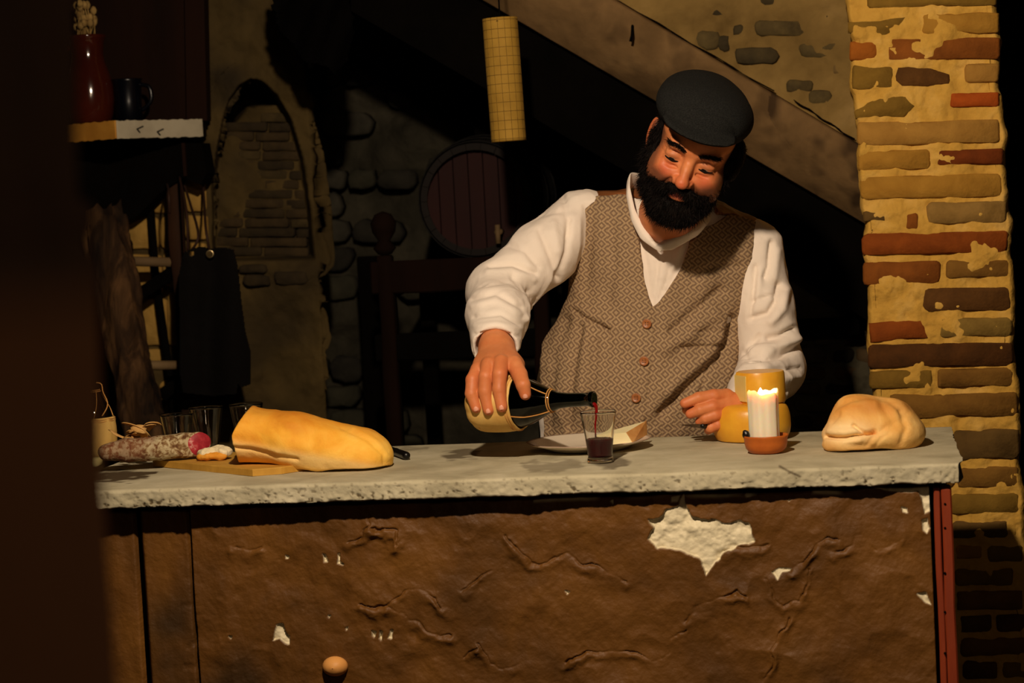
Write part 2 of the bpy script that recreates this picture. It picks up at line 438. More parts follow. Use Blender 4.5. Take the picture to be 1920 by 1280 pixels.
for i, (a, b, c, d, m) in enumerate([(1313, 5, 1372, 30, 1), (1267, 30, 1291, 45, 1), (1302, 57, 1350, 92, 0), (1346, 66, 1368, 96, 1), (1374, 46, 1395, 66, 1), (1415, 39, 1515, 67, 0),
        (1379, 89, 1461, 120, 1), (1421, -14, 1540, 9, 1), (1499, 79, 1588, 108, 0), (1546, 20, 1592, 37, 1), (1474, 150, 1524, 172, 0), (1516, 168, 1560, 196, 0), (1560, 118, 1590, 140, 2)]):
    v, f = stone_pts(outline(a, b, c, d, 14, .1, 3, i+40), YS+.004, .004, .02, .005); mesh_obj('stone', v, f, SST[m], ws)
# rounded plaster band along the foot of the stair
def yband(x, y, u, w):
    P = np.stack([x/760, y/760, y*0], 1); r = np.clip((w-.12)/.88, 0, 1)
    return YS-.035+.10*r**2.0+.008*fbm(P, 9, 3, 6)+.014*np.exp(-(w/.02)**2)
v, q = pxgrid([(560, -354), (1622, 276), (1632, 426), (430, -277)], 420, 70, yband)
x_, y_ = proj(v)
dirt = np.clip(fbm(v, 14, 3, 11)*1.3-.1, 0, .8)*np.clip((line_dist(x_, y_, [(1500, 200), (1570, 290), (1600, 400)]) < 60)*.5+.5, 0, 1)
bd = S(mesh_obj('trim_1', v, q, SK, attrs={'dirt': dirt})); sm_ = bd.modifiers.new('thick', 'SOLIDIFY'); sm_.thickness = .1; sm_.offset = 1
for (a, b) in (((1158, 0), (1452, 172)), ((1488, 187), (1603, 262))):
    pp = [W(a[0]+(b[0]-a[0])*t, a[1]+(b[1]-a[1])*t+1.5*math.sin(t*17), YS-.016) for t in np.linspace(0, 1, 16)]; v, f = tube(pp, [.0008+.0016*abs(math.sin(3+k*1.3)) for k in range(16)], 6); mesh_obj('joint', v, f, BLACKW, bd)
v, f = tube([W(1186, 48, YS-.035), W(1185, 66, YS-.06), W(1182, 78, YS-.06)], .0035, 6); mesh_obj('nail', v, f, BLACKW, bd)
# black slab put in for the shade under the stair band
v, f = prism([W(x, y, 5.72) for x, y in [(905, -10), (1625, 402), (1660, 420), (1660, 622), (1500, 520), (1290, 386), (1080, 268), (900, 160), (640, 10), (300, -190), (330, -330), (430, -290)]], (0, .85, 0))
S(mesh_obj('stair_shade_slab', v, f, BLACKW, smooth_=False))

# -------- plaster wall with an arched niche, left
OCH = pm('left_plaster', [(.25, (52, 42, 24)), (.5, (76, 62, 35)), (.75, (94, 77, 44))], 4, 7, .95, (10, .7, .02), None, [('old', (48, 40, 28))], 0, .1, .5, (60, .5, .005))
YL = 6.0
ARCH = [(404, 900), (404, 330), (412, 262), (424, 222), (440, 190), (462, 164), (482, 152), (502, 162), (526, 190), (552, 232), (572, 300), (582, 420), (584, 484), (500, 486), (470, 488), (440, 490), (404, 492)]
ARCHP = [(400, 490), (398, 340), (408, 272), (418, 225), (430, 186), (450, 160), (470, 148), (492, 154), (518, 178), (546, 226), (568, 300), (582, 400), (588, 484)]
CRES = [(416, 256), (419, 232), (423, 208), (434, 184), (450, 161), (470, 149), (484, 150), (496, 157), (510, 174), (524, 196), (490, 198), (463, 203), (447, 222), (432, 242)]
def yleft(x, y, u, w):
    P = np.stack([x/700, y/700, y*0], 1)
    edge = np.clip((x-(585+.02*y-40*np.exp(-((y-60)/120)**2)))/30, 0, 1)
    sd = poly_sd(x, y, ARCHP)
    rec = np.clip((2-sd)/9, 0, 1)
    return YL+.022*fbm(P, 4, 4, 9)+.006*fbm(P, 18, 3, 10)-.05*np.clip((x-520)/80, 0, 1)*np.clip((300-y)/300, 0, 1)+.12*rec+.35*np.clip((1-poly_sd(x, y, CRES))/6, 0, 1)+.06*edge**2
v, q = pxgrid([(-60, -80), (560, -80), (618, 860), (-60, 880)], 250, 330, yleft)
v[np.arange(250)*330, 2] = 3.05; v[np.arange(250)*330+329, 2] = 0; x_, y_ = proj(v)
wl = S(mesh_obj('wall_left', v, q, OCH, attrs={'old': np.clip(fbm(v, 7, 3, 3)*.8, 0, 1)})); sm_ = wl.modifiers.new('thick', 'SOLIDIFY'); sm_.thickness = .06; sm_.offset = 1
NB = [pm('niche_brick_%s' % n, [(.3, a), (.7, b)], 24, 5, .95, (60, .7, .005)) for n, a, b in
      (('brown', (46, 36, 20), (64, 50, 28)), ('dark', (38, 30, 17), (54, 43, 24)), ('ochre', (52, 42, 22), (74, 60, 33)))]
r = np.random.RandomState(3); yy = 176
while yy < 484:
    sd0 = [x for x in range(404, 584, 2) if poly_sd(np.array([float(x)]), np.array([float(yy+8)]), ARCHP)[0] < -3]
    if len(sd0) > 4:
        a, b = min(sd0), max(sd0); xs = a-r.randint(0, 30)
        while xs < b:
            wdt = r.randint(64, 110); x0 = max(a, xs); x1 = min(b, xs+wdt)
            if x1-x0 > 12 and poly_sd(np.array([(x0+x1)/2.0]), np.array([yy+8.0]), CRES)[0] > 8:
                sl = (x0-500)*.012
                v, f = stone_pts(outline(x0+1, yy+sl, x1-2, yy+16.5+sl, 12, .05, 5, r.randint(999)), YL+.125, .007*r.uniform(.5, 1.3), .03, .003)
                mesh_obj('brick', v, f, NB[r.randint(3)], wl)
            xs += wdt+2
    yy += 18
for i, (a, b, c, d) in enumerate([(512, 508, 576, 535), (446, 496, 500, 512), (454, 516, 504, 536)]):
    v, f = stone_pts(outline(a, b, c, d, 14, .12, 2.8, i+80), YL+.01, .016, .03, .006); mesh_obj('stone', v, f, NB[1], wl)
# old rendered brickwork behind the ladder, its lit brightness put into the colour
BRP = pm('yellow_block', [(.3, (142, 108, 48)), (.7, (176, 140, 70))], 12, 6, .95, (40, .7, .006))
for i, (a, b, c, d) in enumerate([(196, 330, 262, 420), (262, 342, 342, 402), (345, 326, 386, 400), (236, 408, 300, 470), (300, 404, 342, 470), (346, 404, 388, 452), (240, 476, 300, 556), (304, 474, 345, 540),
        (262, 560, 312, 650), (270, 655, 312, 690), (280, 694, 322, 740), (348, 456, 384, 500), (314, 548, 350, 650)]):
    v, f = stone_pts(outline(a, b, c, d-3, 14, .05, 5, i+300), YL+.0, .02, .04, .004); mesh_obj('block', v, f, BRP, wl)

# -------- brick pillar, right
MORT = pm('yellow_mortar', [(.25, (178, 134, 54)), (.5, (204, 158, 70)), (.75, (220, 178, 98))], 9, 7, .95, (22, .7, .01), None, None, 0, .1, .3, (120, .6, .003))
YP = 5.20
def ypil(x, y, u, w):
    P = np.stack([x/830, y/830, y*0], 1); e = np.clip((.03-u)/.03, 0, 1)**2+np.clip((u-.96)/.04, 0, 1)**2
    return YP+.006*fbm(P, 14, 3, 21)+.0032*fbm(P, 42, 3, 22)+.02*e
a, q = pxgrid([(1586, -60), (1868, -60), (1942, 1330), (1672, 1330)], 150, 560, ypil)
x_, y_ = proj(a)
u_ = np.linspace(0, 1, 150).repeat(560); dx = (fbm(np.stack([y_*0, y_*0, y_/830], 1), 16, 3, 31)*.006)*((u_ < .06)+(u_ > .93))
a[:, 0] += dx; a[np.arange(150)*560, 2] = 3.05; a[np.arange(150)*560+559, 2] = 0
i0 = np.arange(150*560).reshape(150, 560)
# close the pillar: sides and back
L0 = i0[0]; R0_ = i0[-1]; bL = a[L0]+np.array([0, .3, 0]); bR = a[R0_]+np.array([0, .3, 0]); n0 = len(a)
V_ = np.concatenate([a, bL, bR]); n = 560; li = n0+np.arange(n); ri = n0+n+np.arange(n)
Qs = [q, np.stack([L0[:-1], L0[1:], li[1:], li[:-1]], 1), np.stack([R0_[1:], R0_[:-1], ri[:-1], ri[1:]], 1), np.stack([li[:-1], li[1:], ri[1:], ri[:-1]], 1)]
pil = tag(S(mesh_obj('brick_pillar', V_, np.concatenate(Qs), MORT, base=(V_[:, 0].mean(), YP, 0))), 'yellow mortared brick pillar standing behind the right end of the counter')
BC = {'ol': ((108, 80, 28), (134, 102, 38)), 'or': ((132, 72, 20), (158, 90, 28)), 'br': ((108, 60, 20), (140, 80, 28)), 'db': ((72, 46, 20), (104, 68, 30)), 'ta': ((150, 108, 46), (172, 128, 58)),
      'rd': ((150, 66, 20), (176, 84, 26)), 'dr': ((90, 42, 15), (122, 58, 20)), 'oc': ((152, 108, 38), (172, 126, 48)), 'gr': ((122, 92, 44), (150, 116, 60)), 'rb': ((112, 54, 17), (142, 72, 23)),
      'gg': ((112, 86, 38), (136, 108, 50)), 'vd': ((62, 38, 16), (90, 54, 22)), 'bw': ((106, 72, 28), (132, 94, 38)), 'dk': ((84, 62, 30), (104, 78, 38))}
BM = {k: pm('brick_'+k, [(.3, a_), (.7, b_)], 16, 6, .92, (45, .6, .005), None, None, 0, .15, .4, (160, .4, .002)) for k, (a_, b_) in BC.items()}
BR = [(1626, -8, 1869, 12, 'ol'), (1590, 30, 1701, 68, 'ol'), (1728, 25, 1874, 64, 'oc'), (1592, 74, 1646, 110, 'or'), (1662, 71, 1876, 112, 'br'), (1597, 120, 1676, 165, 'ol'), (1676, 121, 1784, 162, 'db'),
      (1808, 121, 1873, 157, 'ta'), (1601, 175, 1717, 219, 'ol'), (1782, 175, 1874, 202, 'rd'), (1607, 227, 1874, 270, 'ta'), (1608, 280, 1744, 317, 'oc'), (1756, 281, 1881, 310, 'dr'), (1612, 328, 1880, 371, 'oc'),
      (1618, 393, 1663, 413, 'dk'), (1698, 399, 1722, 430, 'br'), (1738, 379, 1888, 420, 'gr'), (1615, 435, 1889, 476, 'rb'), (1618, 489, 1763, 532, 'br'), (1773, 489, 1893, 522, 'bw'), (1731, 540, 1896, 584, 'db'),
      (1628, 600, 1742, 640, 'rb'), (1761, 597, 1898, 633, 'gg'), (1627, 644, 1899, 688, 'vd'), (1630, 693, 1750, 728, 'ol'), (1757, 692, 1900, 727, 'bw'), (1668, 739, 1908, 783, 'bw'), (1640, 806, 1770, 840, 'bw'), (1782, 808, 1911, 864, 'dk'),
      (1796, 878, 1910, 917, 'bw'), (1660, 878, 1790, 917, 'bw'), (1779, 927, 1912, 965, 'ol'), (1785, 979, 1890, 1010, 'dk'), (1852, 1026, 1918, 1056, 'gg'), (1792, 1024, 1842, 1050, 'ta'), (1790, 1068, 1900, 1100, 'ol'), (1794, 1110, 1918, 1146, 'bw'),
      (1800, 1156, 1860, 1188, 'dk'), (1868, 1156, 1922, 1188, 'db'), (1802, 1198, 1926, 1232, 'bw'), (1806, 1242, 1870, 1276, 'db'), (1878, 1242, 1928, 1276, 'ol')]
SHAPE = {1: [(1590, 38), (1660, 34), (1701, 30), (1690, 46), (1672, 62), (1648, 70), (1624, 60), (1590, 58)], 8: [(1601, 206), (1624, 190), (1660, 178), (1700, 180), (1717, 198), (1696, 219), (1640, 218), (1604, 219)],
         6: [(1680, 124), (1700, 121), (1745, 128), (1780, 140), (1782, 158), (1740, 162), (1690, 160), (1677, 150)], 21: [(1629, 604), (1680, 600), (1728, 600), (1742, 634), (1690, 636), (1632, 640)]}
for i, (a_, b_, c_, d_, k) in enumerate(BR):
    pts = SHAPE.get(i) or outline(a_, b_, c_, d_, 16, .07, 5.5, i+7)
    sk = -.02; pts = [(x, y+(x-1750)*sk) for x, y in pts]
    v, f = stone_pts(pts, YP, .0045, .02, .006); mesh_obj('brick', v, f, BM[k], pil)
# dark room beyond the pillar
v, f = box((0.36, 6.1, 0), (1.4, 6.2, 3.05)); S(mesh_obj('wall_side', v, f, BLACKW, smooth_=False))
# blurred pier in the foreground, left edge
PIER = pm('pier_wood', [(.3, (44, 31, 25)), (.6, (62, 45, 34)), (.8, (74, 54, 40))], 5, 5, .85, (14, .5, .01), (1, 1, .3), [('low_tone', (120, 82, 56))])  # lower part of the post mixed to a lighter brown
Yq = 1.32
def ring(px, y): p = W(px, y, Yq); return p[0], p[2]
prof = [(132, -60), (136, 120), (138, 300), (140, 372), (168, 384), (170, 432), (156, 446), (158, 470), (176, 486), (180, 640), (184, 860), (196, 1040), (208, 1180), (216, 1360)]
V_ = []; 
for px, py in prof:
    x, z = ring(px, py)
    for (xx, yy) in ((x-.3, Yq+.002), (x-.012, Yq), (x, Yq+.006), (x-.062, Yq+.155), (x-.08, Yq+.165), (x-.38, Yq+.165)): V_.append((xx, yy, z))
Fs = []
for i in range(len(prof)-1):
    for k in range(6): Fs.append((i*6+k, (i+1)*6+k, (i+1)*6+(k+1) % 6, i*6+(k+1) % 6))
Fs.append(tuple(range(6))[::-1]); Fs.append(tuple(range(len(V_)-6, len(V_))))
V_ = np.array(V_); zl = V_[:, 2].min()
V_[V_[:, 2] == zl, 2] = zl
pier = tag(mesh_obj('wooden_post', V_, Fs, PIER, base=(V_[:, 0].mean(), Yq+.09, zl), attrs={'low_tone': np.clip((V_[:, 2] < 1.462)*1.0, 0, 1)*.8}), 'out-of-focus dark brown post close to camera at the left edge', 'post')
autosmooth(pier)
v, f = box((V_[:, 0].min()+.02, Yq+.01, 0), (V_[:, 0].max()-.09, Yq+.16, zl+.01), .004); tag(mesh_obj('post_base', v, f, PIER, pier, smooth_=False))

# ================================================================== COUNTER
ZC = W(1807, 868, 4.2)[2]
def on(px, py): return WZ(px, py, ZC)
CONC = pm('worktop_concrete', [(.3, (152, 143, 116)), (.5, (180, 171, 142)), (.75, (202, 193, 165))], 7, 8, .85, (60, .35, .004), None, [('pit', (84, 70, 46)), ('stain', (74, 60, 40))], 0, .25, .4, (220, .3, .002))
xr = W(1807, 868, 4.2)[0]; xl_ = -1.62; TH = .036
pr = [(4.8, ZC-.03), (4.8, ZC-.004)]+[(y, ZC) for y in np.linspace(4.797, 4.207, 70)]+[(4.203, ZC-.0015), (4.2005, ZC-.004)]+[(4.2, z) for z in np.linspace(ZC-.006, ZC-TH+.003, 18)]+[(4.2025, ZC-TH)]+[(y, ZC-TH) for y in np.linspace(4.22, 4.78, 12)]
pr = np.array(pr); nx = 760; X_ = np.linspace(xl_, xr, nx)
V = np.stack([np.repeat(X_, len(pr)), np.tile(pr[:, 0], nx), np.tile(pr[:, 1], nx)], 1)
fr = np.clip((4.208-V[:, 1])/.008, 0, 1); n1 = fbm(V, 45, 3, 1); n2 = vnoise(V, 130, 2); lowb = np.clip((ZC-.012-V[:, 2])/.015, 0, 1)*fr
V[:, 1] += fr*(.0013*n1+.0016*n2*(.4+.6*lowb)+.0035*vnoise(V, 9, 4)); V[:, 2] += .0012*fbm(V, 8, 3, 5)*(1-fr)+lowb*(.0014*n1+.0015*vnoise(V, 20, 6)+.0008*n2)
V[:, 2] += -.002*fr*np.clip(vnoise(V, 30, 7), 0, 1)
e = np.clip((V[:, 0]-xr+.03)/.03, 0, 1); V[:, 0] += e*(.0015*n1-.010*np.clip((4.26-V[:, 1])/.06, 0, 1)**2+.003*vnoise(V, 14, 9))
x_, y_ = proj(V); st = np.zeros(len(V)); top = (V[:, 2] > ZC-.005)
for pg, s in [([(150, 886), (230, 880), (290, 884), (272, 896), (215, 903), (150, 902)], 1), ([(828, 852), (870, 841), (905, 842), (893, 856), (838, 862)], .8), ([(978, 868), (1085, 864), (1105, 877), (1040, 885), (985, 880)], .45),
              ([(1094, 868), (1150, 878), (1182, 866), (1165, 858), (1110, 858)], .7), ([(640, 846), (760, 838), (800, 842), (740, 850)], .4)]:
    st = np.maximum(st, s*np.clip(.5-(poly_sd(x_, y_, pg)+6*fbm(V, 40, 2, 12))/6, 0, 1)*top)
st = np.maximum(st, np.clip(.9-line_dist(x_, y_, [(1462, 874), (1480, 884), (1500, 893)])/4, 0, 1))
pit = fr*np.clip((fbm(V, 150, 2, 13)-.5-.15*np.clip((V[:, 0]+.8)/.5, 0, 1))*4, 0, 1)*(.45+.55*lowb); V[:, 1] += pit*.002
i = np.arange(nx*len(pr)).reshape(nx, len(pr)); q = np.stack([i[:-1, :-1], i[:-1, 1:], i[1:, 1:], i[1:, :-1]], -1).reshape(-1, 4)
q2 = np.stack([i[:-1, -1], i[:-1, 0], i[1:, 0], i[1:, -1]], -1)
Fs = [tuple(r) for r in np.concatenate([q, q2])]+[tuple(i[0])[::-1], tuple(i[-1])]
wt = mesh_obj('worktop', V, Fs, CONC, attrs={'pit': pit, 'stain': st}); autosmooth(wt, 60)
tag(wt, 'long rough pale concrete worktop slab topping the brown counter', 'worktop')

BP = pm('brown_plaster', [(.25, (72, 45, 14)), (.5, (98, 62, 20)), (.75, (118, 77, 27))], 5, 7, .55, (30, .5, .008), None, [('old', (52, 36, 17)), ('flake', (222, 210, 176))], 0, .35, .6, (110, .4, .003))
PZ = ZC-TH-.014
def yfront(X): return 4.222+(.13-X)*.026
cb = thing('counter', 'brown plastered counter base with flaking white patches under the worktop', 'counter', (-.6, 4.5, 0))
x0 = W(386, 1100, 4.33)[0]; x1 = W(1749, 1100, 4.24)[0]
nu = 780; zs = np.concatenate([np.linspace(0, .5, 12), np.linspace(.502, PZ, 240)]); xs = np.linspace(x0, x1, nu)
XX, ZZ = np.meshgrid(xs, zs, indexing='ij'); V = np.stack([XX.ravel(), yfront(XX.ravel()), ZZ.ravel()], 1)
x_, y_ = proj(V); P = V.copy()
h = .006*fbm(P, 5, 3, 41)+.0032*fbm(P, 14, 5, 42)+.003*(1-np.abs(fbm(P, 9, 3, 43))*2).clip(0, 1)
warp = 5*fbm(P, 30, 3, 44); warp2 = 5*fbm(P, 26, 4, 144)
# slabs of plaster meeting along cracks: a lip on one side and a groove
CR = [[(955, 1000), (965, 1025), (1000, 1048), (1020, 1052), (1040, 1042), (1060, 1038), (1090, 1063), (1140, 1068), (1172, 1088)], [(1356, 1042), (1375, 1028), (1400, 1020), (1428, 1018)],
      [(1280, 1160), (1310, 1140), (1345, 1120), (1375, 1105), (1402, 1112)], [(1060, 1240), (1100, 1224), (1153, 1227), (1181, 1225), (1223, 1236), (1247, 1225), (1252, 1203), (1284, 1178)],
      [(1485, 1068), (1495, 1051), (1514, 1037), (1533, 1021), (1552, 1011), (1566, 1016)], [(1566, 1034), (1594, 1021), (1598, 1004), (1617, 1000), (1631, 1016), (1645, 1028)], [(1439, 1086), (1453, 1114), (1467, 1138), (1500, 1135), (1512, 1110), (1512, 1067)],
      [(650, 1012), (680, 1002), (697, 985), (690, 962)], [(700, 990), (745, 998), (746, 1020)], [(677, 1138), (728, 1132), (759, 1107), (790, 1105), (814, 1119), (830, 1140)], [(440, 1022), (470, 1030), (490, 1022)], [(1660, 1030), (1688, 1012)], [(870, 1110), (900, 1080), (920, 1068)],
      [(730, 1132), (760, 1150), (800, 1180), (850, 1190)], [(900, 1205), (925, 1240), (950, 1252), (970, 1240)], [(1430, 1280), (1455, 1210), (1480, 1160)], [(870, 1230), (900, 1215)]]
for c in CR:
    dd_ = (np.abs(x_-np.mean([p[0] for p in c])) < 160) & (np.abs(y_-np.mean([p[1] for p in c])) < 130)
    d = line_dist(x_[dd_]+warp[dd_]*1.6, y_[dd_]+warp2[dd_]*1.6, c); am = (.55+.9*vnoise(P[dd_], 26, 77)).clip(.1, 1.3)
    h[dd_] -= .0075*am*np.exp(-(d/1.7)**2); up_s = line_dist(x_[dd_]+warp[dd_]*1.6, y_[dd_]+warp2[dd_]*1.6-9, c); h[dd_] += .0065*am*np.exp(-(up_s/8)**2)
FL = [[(1213, 971), (1237, 969), (1249, 955), (1270, 950), (1282, 930), (1296, 969), (1336, 976), (1362, 983), (1387, 974), (1402, 981), (1415, 1016), (1383, 1023), (1357, 1039), (1324, 1078), (1312, 1046), (1275, 1032), (1233, 1028), (1214, 1009), (1223, 990)],
      [(1446, 1072), (1460, 1064), (1484, 1065), (1481, 1070), (1467, 1073), (1458, 1086)], [(1575, 912), (1700, 905), (1744, 904), (1744, 958), (1734, 962), (1728, 935), (1722, 922), (1640, 920)], [(1729, 974), (1738, 972), (1744, 990), (1738, 1000), (1730, 994)],
      [(1690, 950), (1700, 952), (1702, 962), (1692, 960)], [(1720, 1113), (1736, 1110), (1748, 1136), (1734, 1130)], [(606, 1037), (612, 1038), (618, 1054), (608, 1053)], [(634, 1037), (638, 1036), (638, 1052), (645, 1057), (634, 1055)],
      [(519, 1170), (531, 1168), (536, 1186), (543, 1191), (543, 1208), (536, 1205), (525, 1196), (513, 1200)], [(699, 1182), (705, 1184), (704, 1196), (699, 1192)], [(714, 1182), (717, 1183), (716, 1200), (711, 1196)], [(735, 1179), (738, 1180), (735, 1196), (729, 1195)],
      [(537, 1041), (542, 1042), (541, 1047), (537, 1046)], [(430, 1191), (436, 1192), (434, 1197)], [(615, 1152), (620, 1153), (618, 1157)], [(649, 1175), (654, 1174), (651, 1181)],
      [(1258, 933), (1275, 930), (1270, 942), (1258, 943)], [(1395, 922), (1420, 924), (1400, 930)], [(1476, 936), (1484, 934), (1480, 940)], [(1060, 1107), (1068, 1108), (1064, 1114)], [(1145, 939), (1150, 936), (1150, 944)]]
fl = np.zeros(len(V)); wob = 3.0*fbm(P, 60, 3, 45)
for pg in FL: fl = np.maximum(fl, np.clip(.5-(poly_sd(x_, y_, pg)+wob*(1 if len(pg) > 8 else .4))/1.6, 0, 1))
edge = np.clip((PZ-.006-V[:, 2])/-.006, 0, 1)*np.clip(vnoise(P, 22, 46)*3-.2, 0, 1)*(x_ > 1000)
fl = np.maximum(fl, edge)
h = h*(1-fl*.6)-fl*.0045+fl*(.0035*fbm(P, 55, 3, 47))
V[:, 1] -= h; V[:, 2] += np.clip((V[:, 2]-PZ+.03)/.03, 0, 1)*.004*fbm(P, 18, 3, 48)
i = np.arange(nu*len(zs)).reshape(nu, len(zs)); q = np.stack([i[:-1, :-1], i[1:, :-1], i[1:, 1:], i[:-1, 1:]], -1).reshape(-1, 4)
old = np.clip(fbm(P, 4, 4, 49)*1.2, 0, .8)
tp_ = i[:, -1]; lf = i[0]; rt = i[-1]; n0 = len(V); D_ = np.array([0, .05, 0]); V = np.concatenate([V, V[tp_]+D_, V[lf]+D_, V[rt]+D_]); k1 = n0+np.arange(nu); k2 = n0+nu+np.arange(len(zs)); k3 = k2+len(zs)
q = np.concatenate([q, np.stack([tp_[:-1], tp_[1:], k1[1:], k1[:-1]], 1), np.stack([lf[:-1], lf[1:], k2[1:], k2[:-1]], 1), np.stack([rt[1:], rt[:-1], k3[:-1], k3[1:]], 1)])
fl = np.concatenate([fl, fl[tp_], fl[lf], fl[rt]]); old = np.concatenate([old, old[tp_], old[lf], old[rt]])
fp = mesh_obj('front_panel', V, q, BP, cb, attrs={'flake': fl, 'old': old}) 
fp['label'] = 'cracked brown plaster front with white flaked patches'
# boards on the left
for k, (a_, b_) in enumerate([(291, 383), (200, 284), (110, 194), (10, 104)]):
    xa = W(a_, 1100, 4.34)[0]; xb = W(b_, 1100, 4.34)[0]
    nuu = 60; xs2 = np.linspace(xa, xb, nuu); z2 = np.linspace(0, PZ-.002, 160); A, B = np.meshgrid(xs2, z2, indexing='ij')
    V = np.stack([A.ravel(), yfront(A.ravel())+.004, B.ravel()], 1); hh = .004*fbm(V*np.array([1, 1, .35]), 12, 4, 60+k)
    t = np.minimum(A.ravel()-xa, xb-A.ravel()); hh -= .010*np.exp(-(t/.004)**2); x_, y_ = proj(V)
    for c in ([(338, 1138), (385, 1128)], [(350, 1215), (372, 1200), (384, 1180)], [(345, 1250), (386, 1254)]): hh -= .004*np.exp(-(line_dist(x_, y_, c)/2.5)**2)
    V[:, 1] -= hh; i = np.arange(nuu*160).reshape(nuu, 160); q = np.stack([i[:-1, :-1], i[1:, :-1], i[1:, 1:], i[:-1, 1:]], -1).reshape(-1, 4)
    o = mesh_obj('board', V, q, BP, cb, attrs={'flake': np.zeros(len(V)), 'old': np.clip(fbm(V, 6, 3, 70+k)+.2, 0, .9)}); m_ = o.modifiers.new('t', 'SOLIDIFY'); m_.thickness = .03; m_.offset = -1
v, f = box((-1.6, 4.42, 0), (.12, 4.72, ZC-TH-.012), .004); mesh_obj('frame', v, f, BLACKW, cb, smooth_=False)
v, f = box((-1.6, 4.36, ZC-TH-.03), (.13, 4.74, ZC-TH-.0035), .002); mesh_obj('top_rail', v, f, BLACKW, cb, smooth_=False)
REDW = pm('red_painted_wood', [(.3, (100, 34, 12)), (.6, (132, 50, 18)), (.8, (150, 64, 26))], 10, 6, .6, (40, .5, .004), (1, 1, .2), None, 0, .4)
xa = W(1748, 1000, 4.235)[0]+.004; xb = W(1782, 1000, 4.235)[0]
p_ = [W(1746, 915, 4.225), W(1781, 915, 4.225)]
v1, f1 = box((xa, 4.222, 0), (xa+.012, 4.262, PZ+.002), .002, .0012, 12, 3); v2, f2 = box((xa+.014, 4.216, 0), (xb+.004, 4.27, PZ+.002), .003, .0014, 12, 4)
o = mesh_obj('corner_post', v2, f2, REDW, cb, smooth_=False); o['label'] = 'narrow red painted corner post'
mesh_obj('corner_strip', v1, f1, REDW, cb, smooth_=False)
for py in (945, 990, 1075, 1148, 1225):
    p = W(1772, py, 4.214); v, f = lathe([(0, 0), (.0022, .001), (.0026, .004)], p, (0, 1, 0), 8); mesh_obj('nail', v, f, BLACKW, cb)
v, f = box((xa, 4.28, 0), (xb, 4.70, PZ-.002), .003); mesh_obj('side_panel', v, f, WOODD, cb, smooth_=False)
KN = pm('pale_knob', [(.3, (204, 140, 72)), (.7, (222, 160, 88))], 8, 3, .5)
pk = W(628, 1249, yfront(W(628, 1249, 4.29)[0])-.012)
v, f = lathe([(0.001, -.021), (.010, -.019), (.018, -.012), (.0225, -.003), (.0235, .003), (.020, .010), (.013, .014), (.009, .02), (.009, .03)], pk, (0, 1, 0), 32)
v = pk+(v-pk)*np.array([1.1, 1, .85]); o = mesh_obj('knob', v, f, KN, cb); o['label'] = 'rounded pale wooden knob'

# ================================================================== FOOD AND TABLEWARE
def sdf_obj(vol, name, mat, parent=None, disp=None, fold=None, sm=1, attrs=None, fix=None):
    V, Q = vol.mesh()
    if sm: V = smooth(V, Q, sm)
    N = vnormals(V, Q)
    if disp is not None: V = V+N*disp(V)[:, None]
    if fold: N = vnormals(V, Q); V = folds(V, N, fold)
    if fix: V = fix(V)
    return mesh_obj(name, V, Q, mat, parent, attrs={k: fn(V) for k, fn in attrs.items()} if attrs else None)
def plane_cut(vol, n, p, k=0.003):
    X, Y, Z = vol.all(); n = np.array(n, float); n /= np.linalg.norm(n)
    d = (X-p[0])*n[0]+(Y-p[1])*n[1]+(Z-p[2])*n[2]
    h_ = np.clip(.5-.5*(vol.F-d)/k, 0, 1); vol.F = vol.F*(1-h_)+d*h_+0*k
    vol.F = np.maximum(vol.F, d)
BREAD = pm('bread_crust', [(.3, (220, 142, 36)), (.46, (240, 172, 54)), (.62, (248, 192, 76)), (.8, (252, 212, 110))], 9, 5, .7, (60, .25, .004), None, [('pale', (244, 208, 136)), ('toast', (198, 116, 30))], 0, .3, .5, (240, .25, .0015), sss=.05)
# long loaf
vol = Vol(on(590, 880)+[-.22, -.1, -.01], on(590, 880)+[.2, .22, .16], .0035)
A = W(470, 815, 4.46); B = W(560, 820, 4.45); C_ = W(640, 832, 4.44); D = W(692, 845, 4.43)
for (c, r) in ((A, (.075, .075, .056)), (B, (.085, .082, .060)), (C_, (.08, .08, .055)), (D, (.05, .062, .043))): vol.ell(c, r, k=.04)
L = W(432, 815, 4.46); vol.ell(W(440, 812, 4.46), (.06, .07, .05), k=.03)
plane_cut(vol, (-1, -.12, -.05), W(437, 812, 4.42), .012)
plane_cut(vol, (-.82, -.1, .57), W(456, 781, 4.44), .012)
plane_cut(vol, (-.0, 0, -1), (0, 0, ZC+.0150), .008)
BRF = [([(440, 838), (470, 840), (497, 847), (528, 852), (556, 853)], 3.5, -.007), ([(440, 832), (480, 835), (520, 843)], 6, .004), ([(455, 855), (520, 866), (600, 868)], 12, .003),
       ([(640, 788), (690, 812), (718, 838), (722, 870)], 4, -.003), ([(660, 790), (705, 815), (728, 845)], 5, .002), ([(500, 790), (560, 800), (640, 812)], 16, -.003), ([(470, 780), (540, 786), (620, 796)], 9, .003)]
loaf = sdf_obj(vol, 'bread_loaf', BREAD, None, lambda V: .0025*fbm(V, 18, 3, 5)+.004*fbm(V, 7, 2, 6), BRF, 2,
   {'pale': lambda V: np.clip(np.exp(-((proj(V)[1]-(842+.16*(proj(V)[0]-440)))/13)**2)*1.1, 0, .8), 'toast': lambda V: np.clip(.55-(proj(V)[1]-765-.2*(proj(V)[0]-470).clip(0))/50+.3*fbm(V, 14, 3, 8), 0, .8)},
   fix=lambda V: V-[0, 0, .0135]*np.clip((V[:, 0:1]-W(505, 870, 4.4)[0])/.1, 0, 1))
tag(loaf, 'long golden bread loaf with its cut end on the wooden board', 'bread')
